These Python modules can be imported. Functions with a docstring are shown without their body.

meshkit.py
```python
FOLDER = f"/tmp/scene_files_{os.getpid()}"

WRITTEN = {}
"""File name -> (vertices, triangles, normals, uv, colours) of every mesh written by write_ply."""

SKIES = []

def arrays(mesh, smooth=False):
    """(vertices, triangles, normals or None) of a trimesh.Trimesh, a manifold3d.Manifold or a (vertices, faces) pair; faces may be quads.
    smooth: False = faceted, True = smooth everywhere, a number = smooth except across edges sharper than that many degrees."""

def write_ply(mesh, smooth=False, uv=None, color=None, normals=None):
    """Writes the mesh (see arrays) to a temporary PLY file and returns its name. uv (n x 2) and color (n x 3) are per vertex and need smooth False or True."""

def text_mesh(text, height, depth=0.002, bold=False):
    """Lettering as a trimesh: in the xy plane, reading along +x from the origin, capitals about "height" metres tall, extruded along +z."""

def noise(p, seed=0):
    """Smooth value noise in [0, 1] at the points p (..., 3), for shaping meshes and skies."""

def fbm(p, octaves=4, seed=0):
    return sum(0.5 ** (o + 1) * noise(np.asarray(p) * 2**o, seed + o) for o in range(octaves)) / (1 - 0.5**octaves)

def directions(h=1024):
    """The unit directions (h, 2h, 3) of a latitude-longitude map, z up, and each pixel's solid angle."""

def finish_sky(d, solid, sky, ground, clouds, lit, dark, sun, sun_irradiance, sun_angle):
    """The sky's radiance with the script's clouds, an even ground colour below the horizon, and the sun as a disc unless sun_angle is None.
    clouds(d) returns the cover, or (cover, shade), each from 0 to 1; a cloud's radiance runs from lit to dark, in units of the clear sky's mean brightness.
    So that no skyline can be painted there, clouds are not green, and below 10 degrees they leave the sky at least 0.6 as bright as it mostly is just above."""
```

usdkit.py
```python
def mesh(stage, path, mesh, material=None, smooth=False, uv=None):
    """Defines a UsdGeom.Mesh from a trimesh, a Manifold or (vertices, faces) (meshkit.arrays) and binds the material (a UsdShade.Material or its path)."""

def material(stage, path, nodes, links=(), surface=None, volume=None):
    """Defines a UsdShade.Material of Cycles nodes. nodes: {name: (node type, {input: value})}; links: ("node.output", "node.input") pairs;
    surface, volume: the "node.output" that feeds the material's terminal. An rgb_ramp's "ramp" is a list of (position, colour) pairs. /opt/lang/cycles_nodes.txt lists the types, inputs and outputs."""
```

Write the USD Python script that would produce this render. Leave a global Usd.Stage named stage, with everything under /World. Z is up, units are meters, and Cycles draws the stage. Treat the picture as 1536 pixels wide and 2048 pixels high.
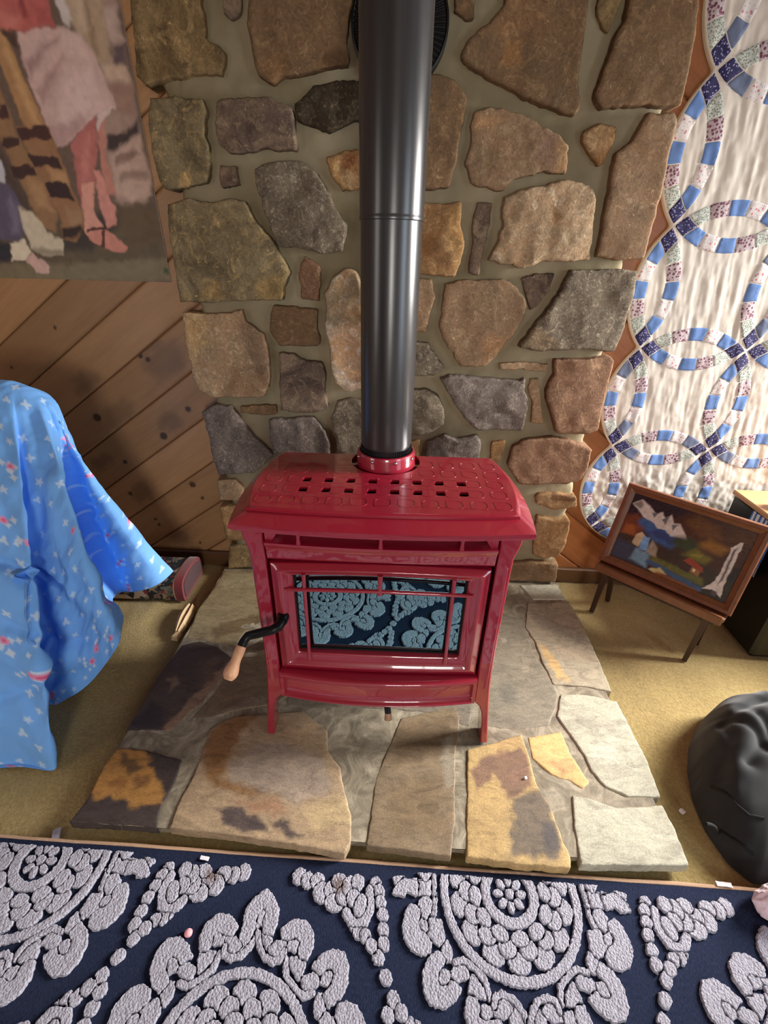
import math, random
import numpy as np, trimesh, usdkit
from pxr import Usd, UsdGeom, UsdLux, UsdShade, Sdf, Gf, Vt
from scipy.spatial import Delaunay
from shapely.geometry import Polygon, Point, LineString, box as sbox
from shapely.ops import unary_union
from shapely import affinity, contains_xy
from meshkit import fbm, noise

stage = Usd.Stage.CreateInMemory()
UsdGeom.SetStageUpAxis(stage, UsdGeom.Tokens.z); UsdGeom.SetStageMetersPerUnit(stage, 1.0)
UsdGeom.Xform.Define(stage, '/World')

# ------------------------------------------------------------------ camera
F = 929.84                                   # focal length in pixels of the 1536 x 2048 frame
EYE = np.array([0.0, 0.0, 1.3083])
PITCH, YAW, ROLL = 0.50669751, -0.04179856, 0.02332039
fw = np.array([math.sin(YAW)*math.cos(PITCH), math.cos(YAW)*math.cos(PITCH), -math.sin(PITCH)])
_r = np.array([math.cos(YAW), -math.sin(YAW), 0]); _u = np.cross(_r, fw)
RT = math.cos(ROLL)*_r + math.sin(ROLL)*_u; UP = -math.sin(ROLL)*_r + math.cos(ROLL)*_u
cam = UsdGeom.Camera.Define(stage, '/World/camera')
cam.CreateHorizontalApertureAttr(36.0); cam.CreateVerticalApertureAttr(48.0)
cam.CreateFocalLengthAttr(36.0*F/1536); cam.CreateClippingRangeAttr(Gf.Vec2f(0.02, 60))
M4 = Gf.Matrix4d(*RT, 0, *UP, 0, *(-fw), 0, *EYE, 1)
cam.AddTransformOp().Set(M4)
cam.GetPrim().CreateAttribute('exposure', Sdf.ValueTypeNames.Float).Set(0.0)
cam.CreateExposureAttr(0.0)

# ------------------------------------------------------------------ light: daylight through the windows of the room
def rect_light(name, pos, target, w, h, power, col):
    l = UsdLux.RectLight.Define(stage, '/World/' + name)
    p, t = np.array(pos, float), np.array(target, float)
    z = p - t; z /= np.linalg.norm(z); x = np.cross([0, 0, 1], z); x /= np.linalg.norm(x); y = np.cross(z, x)
    l.AddTransformOp().Set(Gf.Matrix4d(*x, 0, *y, 0, *z, 0, *p, 1))
    l.CreateWidthAttr(w); l.CreateHeightAttr(h); l.CreateIntensityAttr(power); l.CreateColorAttr(Gf.Vec3f(*col)); l.CreateExposureAttr(0)
    return l
XR, XL, YB, ZC = 1.95, -2.15, -2.6, 2.45          # room: right wall, left wall, wall behind the camera, ceiling
rect_light('window_light', (XR+1.1, 1.52, 1.70), (XR-1, 1.18, .70), .80, 1.25, 112, (1.0, .975, .94))
rect_light('window_light_001', (XR+.10, -.35, 1.25), (XR-1, -.35, 1.20), .9, 1.1, 6.5, (.70, .86, 1.0))
rect_light('window_light_002', (.5, YB-.10, 1.15), (.4, YB+1, 1.05), .72, .85, 22, (1.0, .97, .92))
rect_light('window_light_003', (XL-.10, -.7, 1.3), (XL+1, -.7, 1.3), .9, 1.1, 4.2, (1.0, .97, .94))
dome = UsdLux.DomeLight.Define(stage, '/World/sky'); dome.CreateIntensityAttr(.03); dome.CreateColorAttr(Gf.Vec3f(.9, .95, 1.0))

# ------------------------------------------------------------------ helpers
def ray(px, py): return fw + RT*(px-768)/F - UP*(py-1024)/F
def on_z(px, py, z=0.0):
    d = ray(px, py); return EYE + d*((z-EYE[2])/d[2])
def on_y(px, py, y):
    d = ray(px, py); return EYE + d*((y-EYE[1])/d[1])
def lin(c):
    c = np.asarray(c, float)/255.0
    return np.where(c <= .04045, c/12.92, ((c+.055)/1.055)**2.4)
used = {}
def path(parent, name):
    base = parent + '/' + name; n = used.get(base, -1) + 1; used[base] = n
    return base if n == 0 else f'{base}_{n:03d}'
def keys(prim, label=None, cat=None, group=None, kind=None):
    for k, v in (('label', label), ('category', cat), ('group', group), ('kind', kind)):
        if v: prim.SetCustomDataByKey(k, v)
def pth(p): return p if isinstance(p, str) else str(p.GetPath())
def thing(name, label, cat, loc=(0, 0, 0), rotz=0, group=None, kind=None):
    x = UsdGeom.Xform.Define(stage, path('/World', name))
    x.AddTranslateOp().Set(Gf.Vec3d(*map(float, loc))); x.AddRotateZOp().Set(float(rotz))
    keys(x.GetPrim(), label, cat, group, kind); return x.GetPrim()
def obj(name, mesh, material, parent='/World', smooth=35, col=None, label=None, cat=None, group=None, kind=None):
    p = path(pth(parent), name)
    if col is not None: smooth = True if smooth else False
    m = usdkit.mesh(stage, p, mesh, '/World/Looks/' + material, smooth=smooth)
    if col is not None:
        UsdGeom.PrimvarsAPI(m).CreatePrimvar('Col', Sdf.ValueTypeNames.Color3fArray, 'vertex').Set(Vt.Vec3fArray.FromNumpy(np.asarray(col, np.float32)))
    keys(m.GetPrim(), label, cat, group, kind); return m.GetPrim()
T = lambda v, f: trimesh.Trimesh(np.asarray(v, float), np.asarray(f, int), process=False)
cat = lambda *ms: trimesh.util.concatenate([m for m in ms if m is not None])
def bx(x0, x1, y0, y1, z0, z1, c=0.0):
    """box with chamfered edges"""
    if c <= 0:
        m = trimesh.creation.box((x1-x0, y1-y0, z1-z0)); m.apply_translation(((x0+x1)/2, (y0+y1)/2, (z0+z1)/2)); return m
    pts = []
    for sx in (0, 1):
        for sy in (0, 1):
            for sz in (0, 1):
                p = np.array([(x0, x1)[sx], (y0, y1)[sy], (z0, z1)[sz]]); s = np.array([1-2*sx, 1-2*sy, 1-2*sz])
                for k in range(3):
                    q = p + s*c; q[k] = p[k]; pts.append(q)
    return trimesh.convex.convex_hull(np.array(pts))
def tube(pts, r, n=12, caps=True):
    pts = np.asarray(pts, float); r = np.broadcast_to(np.asarray(r, float), (len(pts),))
    t = np.gradient(pts, axis=0); t /= np.linalg.norm(t, axis=1)[:, None]
    ref = np.array([0, 0, 1.0]) if abs(t[0][2]) < .9 else np.array([1.0, 0, 0])
    u = np.cross(t[0], ref); u /= np.linalg.norm(u); V = []
    for k in range(len(pts)):
        u = u - t[k]*(u@t[k]); u /= np.linalg.norm(u); w = np.cross(t[k], u)
        a = np.arange(n)*2*np.pi/n
        V.append(pts[k] + r[k]*(np.cos(a)[:, None]*u + np.sin(a)[:, None]*w))
    V = np.vstack(V); Fc = []
    for k in range(len(pts)-1):
        for i in range(n):
            a, b = k*n+i, k*n+(i+1) % n; Fc += [[a, b, b+n], [a, b+n, a+n]]
    if caps:
        V = np.vstack([V, pts[:1], pts[-1:]]); c0, c1 = len(V)-2, len(V)-1; e = (len(pts)-1)*n
        for i in range(n):
            Fc += [[c0, (i+1) % n, i], [c1, e+i, e+(i+1) % n]]
    return T(V, Fc)
def lathe(profile, n=48, center=(0, 0, 0)):
    m = trimesh.creation.revolve(np.asarray(profile, float), sections=n); m.apply_translation(center); return m
def resample(ring, h):
    ring = np.asarray(ring, float); ring = ring if np.allclose(ring[0], ring[-1]) else np.vstack([ring, ring[:1]])
    L = np.r_[0, np.cumsum(np.linalg.norm(np.diff(ring, axis=0), axis=1))]; n = max(6, int(round(L[-1]/h)))
    s = np.linspace(0, L[-1], n, endpoint=False)
    return np.stack([np.interp(s, L, ring[:, k]) for k in range(2)], 1)
def normals2(B):
    d = np.roll(B, -1, 0)-np.roll(B, 1, 0); n = np.stack([d[:, 1], -d[:, 0]], 1)
    return n/np.maximum(np.linalg.norm(n, axis=1)[:, None], 1e-9)     # outward for a counter-clockwise ring
def ccw(r):
    r = np.asarray(r, float); x, y = r[:, 0], r[:, 1]
    return r if np.sum(x*np.roll(y, -1)-np.roll(x, -1)*y) > 0 else r[::-1]
def fill(B, h, rng=None, margin=.6):
    """points and triangles of the inside of the ring B (kept as the first vertices)"""
    P = Polygon(B).buffer(0); x0, y0, x1, y1 = P.bounds
    gx, gy = np.meshgrid(np.arange(x0, x1+h, h), np.arange(y0, y1+h, h*.866)); gx = gx + (np.arange(len(gy))[:, None] % 2)*h/2
    g = np.stack([gx.ravel(), gy.ravel()], 1)
    if rng is not None: g = g + rng.uniform(-.18*h, .18*h, g.shape)
    inner = P.buffer(-h*margin)
    if not inner.is_empty: g = g[contains_xy(inner, g[:, 0], g[:, 1])]
    else: g = np.zeros((0, 2))
    V = np.vstack([B, g]); D = Delaunay(V).simplices; c = V[D].mean(1)
    D = D[contains_xy(P, c[:, 0], c[:, 1])]
    a = V[D]; s = (a[:, 1, 0]-a[:, 0, 0])*(a[:, 2, 1]-a[:, 0, 1])-(a[:, 1, 1]-a[:, 0, 1])*(a[:, 2, 0]-a[:, 0, 0])
    D[s < 0] = D[s < 0][:, ::-1]
    return V, D
def slab_of(ring, h, back, top, r, amp, freq, seed, jitter=.0025, tilt=(0, 0), ridge=0.0, place=None, flip=False):
    """a rough split stone: ring (plane coordinates), from depth `back` to depth `top`, edges rounded by r"""
    rng = np.random.default_rng(seed); B = resample(ccw(ring), h); N = normals2(B)
    j = ((fbm(np.c_[B*38, np.full(len(B), seed*1.7)], 2, seed)-.5)*3.0 + (fbm(np.c_[B*130, np.full(len(B), seed*1.7)], 2, seed+1)-.5)*2.2)*jitter
    B = B + N*j[:, None]; c = B.mean(0)
    def hgt(P):
        q = np.c_[P*freq, np.full(len(P), seed*3.1)]
        a = (fbm(q, 4, seed)-.5)*2*amp
        if ridge: a = a + ridge*(.5-np.abs(fbm(q*.7+9, 3, seed+5)-.5)*4)
        return a + (P-c)@np.array(tilt)
    R3 = B - N*r*1.15; R2 = B - N*r*.38
    V, D = fill(R3, h, rng); nb = len(B)
    hv = hgt(V)
    L = [np.c_[B, np.full(nb, back)], np.c_[B, top-r+hgt(B)*.6], np.c_[R2, top-r*.32+hgt(R2)*.9], np.c_[V, top+hv]]
    off = np.cumsum([0]+[len(x) for x in L]); A = np.vstack(L); Fc = [D+off[3]]
    i = np.arange(nb); k = (i+1) % nb
    for a, b in ((0, 1), (1, 2), (2, 3)):
        Fc += [np.c_[i+off[a], k+off[a], k+off[b]], np.c_[i+off[a], k+off[b], i+off[b]]]
    Fc = np.vstack(Fc)
    W = place(A) if place else A
    return T(W, Fc[:, ::-1] if flip else Fc)
def smoothstep(x): x = np.clip(x, 0, 1); return x*x*(3-2*x)
def paint(P, base, layers):
    """flat print: colours (linear) at the points P from soft-edged polygons"""
    C = np.tile(lin(base), (len(P), 1))
    for poly, col, blur in layers:
        q = np.asarray(poly, float); lo, hi = q.min(0)-blur, q.max(0)+blur
        idx = np.nonzero(((P > lo) & (P < hi)).all(1))[0]
        if not len(idx): continue
        p = P[idx]; pg = Polygon(q).buffer(0); ins = contains_xy(pg, p[:, 0], p[:, 1]); d = np.full(len(p), 1e9)
        for a, b in zip(q, np.roll(q, -1, 0)):
            ab = b-a; t = np.clip(((p-a)@ab)/max(ab@ab, 1e-12), 0, 1); d = np.minimum(d, np.linalg.norm(p-a-t[:, None]*ab, axis=1))
        al = smoothstep(.5+np.where(ins, d, -d)/(2*blur))[:, None]
        C[idx] = C[idx]*(1-al) + lin(col)*al
    return C
def crop(ox, oy, s, pts): return [(ox+x/s, oy+y/s) for x, y in pts]
def grid_sheet(nu, nv):
    i = np.arange(nu*nv).reshape(nv, nu); a, b, c, d = i[:-1, :-1].ravel(), i[:-1, 1:].ravel(), i[1:, 1:].ravel(), i[1:, :-1].ravel()
    return np.vstack([np.c_[a, b, c], np.c_[a, c, d]])

# ------------------------------------------------------------------ materials
def mat(name, nodes, links=(), surface='p.BSDF'): usdkit.material(stage, '/World/Looks/' + name, nodes, list(links), surface=surface)
def plain(name, col, rough=.5, metal=0.0, bump=0, bscale=200, **kw):
    n = {'p': ('principled_bsdf', dict(base_color=tuple(lin(col)), roughness=rough, metallic=metal, **kw))}; l = []
    if bump:
        n['g'] = ('texture_coordinate', {}); n['n'] = ('noise_texture', {'scale': bscale, 'detail': 3.0}); n['b'] = ('bump', {'strength': bump, 'distance': .002})
        l = [('g.object', 'n.vector'), ('n.fac', 'b.height'), ('b.normal', 'p.normal')]
    mat(name, n, l)
def stone(name, c1, c2, c3, scale=9.0, bump=.5, fleck=.5, rough=.85):
    """split sandstone: two broad tones, a third in patches, pale chips and scratches, dark pits, fine grain"""
    n = {'g': ('geometry', {}), 'o': ('object_info', {}),
         'a': ('vector_math', {'math_type': 'multiply_add', 'vector2': (1, 1, 1)}),
         'sc': ('vector_math', {'math_type': 'scale', 'vector1': (7.3, 3.1, 5.7)}),
         'n1': ('noise_texture', {'scale': scale*1.3, 'detail': 8.0, 'roughness': .66, 'distortion': .9}),
         'n2': ('noise_texture', {'scale': scale*3.4, 'detail': 6.0, 'roughness': .72, 'distortion': 1.6}),
         'n3': ('noise_texture', {'scale': 120.0, 'detail': 5.0, 'roughness': .8}),
         'n4': ('noise_texture', {'scale': 34.0, 'detail': 6.0, 'roughness': .72, 'distortion': 2.5}),
         'r1': ('rgb_ramp', {'ramp': [(.36, tuple(lin(c1)*.66)), (.50, tuple((lin(c1)+lin(c2))/2)), (.64, tuple(lin(c2)*1.28))]}),
         'r2': ('rgb_ramp', {'ramp': [(.52, (0, 0, 0)), (.64, (fleck,)*3)]}),
         'r3': ('rgb_ramp', {'ramp': [(.25, (.5,)*3), (.5, (1, 1, 1)), (.75, (1.45,)*3)]}),
         'r4': ('rgb_ramp', {'ramp': [(.25, (0, 0, 0)), (.605, (0, 0, 0)), (.66, (.55,)*3), (.75, (.75,)*3)]}),
         'r5': ('rgb_ramp', {'ramp': [(.30, (.45,)*3), (.40, (1, 1, 1))]}),
         'm': ('mix', {'mix_type': 'mix', 'color2': tuple(lin(c3))}), 'm2': ('mix', {'mix_type': 'multiply', 'fac': .85}),
         'm4': ('mix', {'color2': tuple(np.minimum(lin(c3)*1.35+.03, .8))}), 'm5': ('mix', {'mix_type': 'multiply', 'fac': .8}),
         'ad': ('math', {'math_type': 'multiply_add', 'value2': 1.4}), 'ad2': ('math', {'math_type': 'multiply_add', 'value2': .8}), 'co': ('attribute', {'attribute': 'Col'}), 'ti': ('vector_math', {'math_type': 'multiply'}),
         'b': ('bump', {'strength': bump, 'distance': .006}), 'p': ('principled_bsdf', {'roughness': rough, 'specular_ior_level': .35})}
    l = [('o.random', 'sc.scale'), ('g.position', 'a.vector1'), ('sc.vector', 'a.vector3'), ('a.vector', 'n1.vector'), ('a.vector', 'n2.vector'), ('a.vector', 'n3.vector'), ('a.vector', 'n4.vector'),
         ('n1.fac', 'r1.fac'), ('n2.fac', 'r2.fac'), ('r1.color', 'm.color1'), ('r2.color', 'm.fac'), ('n3.fac', 'r3.fac'), ('n4.fac', 'r4.fac'), ('n4.fac', 'r5.fac'),
         ('m.color', 'm4.color1'), ('r4.color', 'm4.fac'), ('m4.color', 'm5.color1'), ('r5.color', 'm5.color2'), ('m5.color', 'm2.color1'), ('r3.color', 'm2.color2'), ('m2.color', 'ti.vector1'), ('co.vector', 'ti.vector2'), ('ti.vector', 'p.base_color'),
         ('n2.fac', 'ad.value1'), ('n3.fac', 'ad.value3'), ('n4.fac', 'ad2.value1'), ('ad.value', 'ad2.value3'), ('ad2.value', 'b.height'), ('b.normal', 'p.normal')]
    mat(name, n, l)
def slab_material():
    """sawn-faced flagstone: the mesh's own colour patches under broad blotches, fine grain and scuffs"""
    n = {'g': ('geometry', {}), 'c': ('attribute', {'attribute': 'Col'}), 'mp': ('mapping', {'rotation': (0, 0, .5), 'scale': (1, 2.2, 1)}),
         'n1': ('noise_texture', {'scale': 14.0, 'detail': 7.0, 'roughness': .65, 'distortion': 1.2}), 'n2': ('noise_texture', {'scale': 70.0, 'detail': 6.0, 'roughness': .72, 'distortion': 1.5}), 'n3': ('noise_texture', {'scale': 300.0, 'detail': 3.0}),
         'r1': ('rgb_ramp', {'ramp': [(.32, (.70, .69, .68)), (.5, (1, 1, 1)), (.68, (1.22, 1.20, 1.16))]}), 'r2': ('rgb_ramp', {'ramp': [(.30, (.74,)*3), (.5, (1, 1, 1)), (.66, (1.14,)*3), (.75, (1.4,)*3)]}), 'r3': ('rgb_ramp', {'ramp': [(.3, (.86,)*3), (.7, (1.14,)*3)]}),
         'a': ('vector_math', {'math_type': 'multiply'}), 'b_': ('vector_math', {'math_type': 'multiply'}), 'd': ('vector_math', {'math_type': 'multiply'}),
         'h': ('math', {'math_type': 'multiply_add', 'value2': .5}), 'b': ('bump', {'strength': .35, 'distance': .004}), 'p': ('principled_bsdf', {'roughness': .62, 'specular_ior_level': .4})}
    l = [('g.position', 'mp.vector'), ('mp.vector', 'n1.vector'), ('mp.vector', 'n2.vector'), ('g.position', 'n3.vector'), ('n1.fac', 'r1.fac'), ('n2.fac', 'r2.fac'), ('n3.fac', 'r3.fac'), ('c.vector', 'a.vector1'), ('r1.color', 'a.vector2'),
         ('a.vector', 'b_.vector1'), ('r2.color', 'b_.vector2'), ('b_.vector', 'd.vector1'), ('r3.color', 'd.vector2'), ('d.vector', 'p.base_color'), ('n2.fac', 'h.value3'), ('n3.fac', 'h.value1'), ('h.value', 'b.height'), ('b.normal', 'p.normal')]
    mat('flagstone_face', n, l)
def painted(name, rough=.6, bump=.15, bscale=300, **kw):
    mat(name, {'c': ('attribute', {'attribute': 'Col'}), 'g': ('geometry', {}), 'n': ('noise_texture', {'scale': bscale, 'detail': 2.0}), 'b': ('bump', {'strength': bump, 'distance': .001}),
               'p': ('principled_bsdf', dict(roughness=rough, **kw))},
        [('c.color', 'p.base_color'), ('g.position', 'n.vector'), ('n.fac', 'b.height'), ('b.normal', 'p.normal')])
def fabric(name, ground, dots=(), rough=.9, weave=900, sheen=.2):
    """cotton print: dots = [(voronoi scale, radius, colour)]"""
    n = {'g': ('geometry', {}), 'w': ('noise_texture', {'scale': weave, 'detail': 2.0}), 'b': ('bump', {'strength': .2, 'distance': .0006}),
         'p': ('principled_bsdf', {'roughness': rough, 'sheen_weight': sheen, 'specular_ior_level': .2}), 'c0': ('color', {'value': tuple(lin(ground))})}
    l = [('g.position', 'w.vector'), ('w.fac', 'b.height'), ('b.normal', 'p.normal')]; last = 'c0.color'
    for k, (sc, rad, c) in enumerate(dots):
        n[f'v{k}'] = ('voronoi_texture', {'scale': sc}); n[f't{k}'] = ('map_range', {'from_min': rad*1.15, 'from_max': rad*.85, 'clamp': True})
        n[f'o{k}'] = ('vector_math', {'math_type': 'add', 'vector2': (k*3.7, k*1.3, k*2.1)}); n[f'm{k}'] = ('mix', {'color2': tuple(lin(c))})
        l += [('g.position', f'o{k}.vector1'), (f'o{k}.vector', f'v{k}.vector'), (f'v{k}.distance', f't{k}.value'), (f't{k}.result', f'm{k}.fac'), (last, f'm{k}.color1')]; last = f'm{k}.color'
    mat(name, n, l + [(last, 'p.base_color')])
def wood(name, c1, c2, rot=(0, 0, 0), rough=.42, scale=1.0, coat=0.0, knots=False):
    """stained board: long grain along the rotated x axis; knots from the mesh's Col.r, darker heart from Col.g"""
    n = {'g': ('geometry', {}), 'o': ('object_info', {}), 'mp': ('mapping', {'rotation': rot}), 'st': ('vector_math', {'math_type': 'multiply', 'vector2': (1.6*scale, 16*scale, 16*scale)}),
         'sh': ('vector_math', {'math_type': 'scale', 'vector1': (11.0, 5.0, 7.0)}), 'ad': ('vector_math', {'math_type': 'add'}),
         'n1': ('noise_texture', {'scale': 1.0, 'detail': 5.0, 'roughness': .6, 'distortion': .8}), 'n2': ('noise_texture', {'scale': 7.0, 'detail': 3.0, 'roughness': .6}),
         'mx': ('mix', {'fac': .3}), 'r': ('rgb_ramp', {'ramp': [(.3, tuple(lin(c2))), (.5, tuple((lin(c1)+lin(c2))/2)), (.68, tuple(lin(c1)))]}),
         'tv': ('map_range', {'from_min': 0.0, 'from_max': 1.0, 'to_min': .8, 'to_max': 1.2}), 'mt': ('vector_math', {'math_type': 'scale'}),
         'b': ('bump', {'strength': .12, 'distance': .001}), 'p': ('principled_bsdf', {'roughness': rough, 'coat_weight': coat, 'coat_roughness': .25})}
    l = [('g.position', 'mp.vector'), ('mp.vector', 'st.vector1'), ('o.random', 'sh.scale'), ('st.vector', 'ad.vector1'), ('sh.vector', 'ad.vector2'), ('ad.vector', 'n1.vector'), ('ad.vector', 'n2.vector'),
         ('n1.color', 'mx.color1'), ('n2.color', 'mx.color2'), ('o.random', 'tv.value'), ('tv.result', 'mt.scale'), ('r.color', 'mt.vector1'), ('n2.fac', 'b.height'), ('b.normal', 'p.normal')]
    n['bw'] = ('rgb_to_bw', {}); l += [('mx.color', 'bw.color'), ('bw.val', 'r.fac')]
    if knots:
        n['c'] = ('attribute', {'attribute': 'Col'}); n['s'] = ('separate_color', {}); n['k1'] = ('mix', {'color2': tuple(lin((46, 24, 18)))}); n['k2'] = ('mix', {'color2': tuple(lin((88, 66, 52)))})
        l += [('c.color', 's.color'), ('mt.vector', 'k2.color1'), ('s.g', 'k2.fac'), ('k2.color', 'k1.color1'), ('s.r', 'k1.fac'), ('k1.color', 'p.base_color')]
    else: l += [('mt.vector', 'p.base_color')]
    mat(name, n, l)

mat('red_enamel', {'p': ('principled_bsdf', {'base_color': (.32, .0075, .028), 'roughness': .38, 'coat_weight': 1.0, 'coat_roughness': .045, 'coat_ior': 1.62, 'specular_ior_level': .5})})
plain('black_iron', (28, 27, 28), .38, .6)
plain('soot', (14, 13, 12), .9)
mat('pipe_steel', {'g': ('geometry', {}), 'm': ('vector_math', {'math_type': 'multiply', 'vector2': (40, 40, 2.0)}), 'n': ('noise_texture', {'scale': 1.0, 'detail': 4.0}),
                   'r': ('rgb_ramp', {'ramp': [(.3, (.028, .027, .027)), (.7, (.045, .045, .047))]}), 'rr': ('map_range', {'to_min': .22, 'to_max': .32}),
                   'p': ('principled_bsdf', {'metallic': .12, 'specular_ior_level': .7})},
    [('g.position', 'm.vector1'), ('m.vector', 'n.vector'), ('n.fac', 'r.fac'), ('r.color', 'p.base_color'), ('n.fac', 'rr.value'), ('rr.result', 'p.roughness')])
mat('stove_glass', {'f': ('fresnel', {'IOR': 4.2}), 't': ('transparent_bsdf', {'color': (.10, .12, .15)}), 'q': ('glossy_bsdf', {'color': (.52, .92, 1.0), 'roughness': .015}), 'mx': ('mix_closure', {})},
    [('f.fac', 'mx.fac'), ('t.BSDF', 'mx.closure1'), ('q.BSDF', 'mx.closure2')], 'mx.closure')
plain('silver', (200, 200, 205), .25, 1.0)
plain('black_lacquer', (10, 11, 11), .35, bump=.05)
wood('grip_wood', (205, 160, 125), (170, 120, 88), (0, 0, .4), .35, 3.0)
wood('left_plank', (200, 154, 108), (166, 124, 84), (0, math.radians(34.5), 0), .45, 1.0, .15, True)
wood('right_plank', (172, 112, 66), (134, 80, 44), (0, -math.radians(36), 0), .42, 1.0, .15)
wood('trim_wood', (120, 84, 52), (86, 58, 36), (0, 0, 0), .45, 1.5)
wood('ceiling_wood', (150, 108, 74), (120, 84, 56), (0, 0, 0), .5, .6)
wood('frame_wood', (124, 76, 46), (92, 54, 32), (0, 0, -.75), .38, 2.2, .2)
wood('pale_wood', (196, 150, 104), (168, 124, 84), (0, 0, 1.57), .4, 1.5)
wood('kindling_wood', (232, 204, 162), (204, 168, 124), (0, 0, 1.2), .8, 4.0)
wood('dark_wood', (64, 42, 30), (42, 26, 18), (0, 1.57, 0), .45, 3.0)
wood('room_wall', (150, 108, 74), (120, 84, 56), (0, 0, 0), .5, .6)
plain('window_frame', (226, 222, 214), .5)
painted('poster_print', .62, .2, 700)
painted('oil_paint', .38, .5, 420)
painted('cloth_print', .8, .25, 900)
painted('tapestry', .95, .6, 700)
plain('red_velvet', (112, 14, 26), .8, sheen_weight=.4, bump=.2, bscale=500)
plain('plum_panel', (66, 30, 36), .8, sheen_weight=.3)
plain('black_cloth', (24, 26, 27), .9, bump=.3, bscale=700, sheen_weight=.2)
plain('pink_fleece', (226, 200, 208), .95, bump=.8, bscale=140, sheen_weight=.4)
mat('blue_stripe', {'g': ('geometry', {}), 'm': ('vector_math', {'math_type': 'multiply', 'vector2': (6, 9, 3)}), 'w': ('wave_texture', {'scale': 1.6, 'distortion': 2.0, 'bands_direction': 'y'}),
     'r': ('rgb_ramp', {'ramp': [(.35, tuple(lin((70, 112, 190)))), (.55, tuple(lin((226, 232, 242))))]}), 'p': ('principled_bsdf', {'roughness': .9})},
    [('g.position', 'm.vector1'), ('m.vector', 'w.vector'), ('w.fac', 'r.fac'), ('r.color', 'p.base_color')])
plain('paper_white', (235, 232, 235), .7)
plain('tape_grey', (170, 165, 180), .4)
plain('pink_bead', (245, 170, 175), .35)
mat('mortar', {'g': ('geometry', {}), 'n1': ('noise_texture', {'scale': 5.0, 'detail': 4.0}), 'n2': ('noise_texture', {'scale': 190.0, 'detail': 4.0, 'roughness': .7}),
               'r': ('rgb_ramp', {'ramp': [(.35, tuple(lin((136, 124, 96)))), (.65, tuple(lin((164, 152, 124))))]}), 'b': ('bump', {'strength': .5, 'distance': .003}), 'p': ('principled_bsdf', {'roughness': .95, 'specular_ior_level': .2})},
    [('g.position', 'n1.vector'), ('g.position', 'n2.vector'), ('n1.fac', 'r.fac'), ('r.color', 'p.base_color'), ('n2.fac', 'b.height'), ('b.normal', 'p.normal')])
mat('hearth_mortar', {'g': ('geometry', {}), 'n1': ('noise_texture', {'scale': 12.0, 'detail': 7.0, 'roughness': .68, 'distortion': 1.8}), 'n2': ('noise_texture', {'scale': 150.0, 'detail': 4.0}),
               'r': ('rgb_ramp', {'ramp': [(.35, tuple(lin((106, 96, 80)))), (.5, tuple(lin((138, 127, 106)))), (.65, tuple(lin((172, 160, 138))))]}), 'b': ('bump', {'strength': .4, 'distance': .002}), 'p': ('principled_bsdf', {'roughness': .75})},
    [('g.position', 'n1.vector'), ('g.position', 'n2.vector'), ('n1.fac', 'r.fac'), ('r.color', 'p.base_color'), ('n2.fac', 'b.height'), ('b.normal', 'p.normal')])
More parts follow.
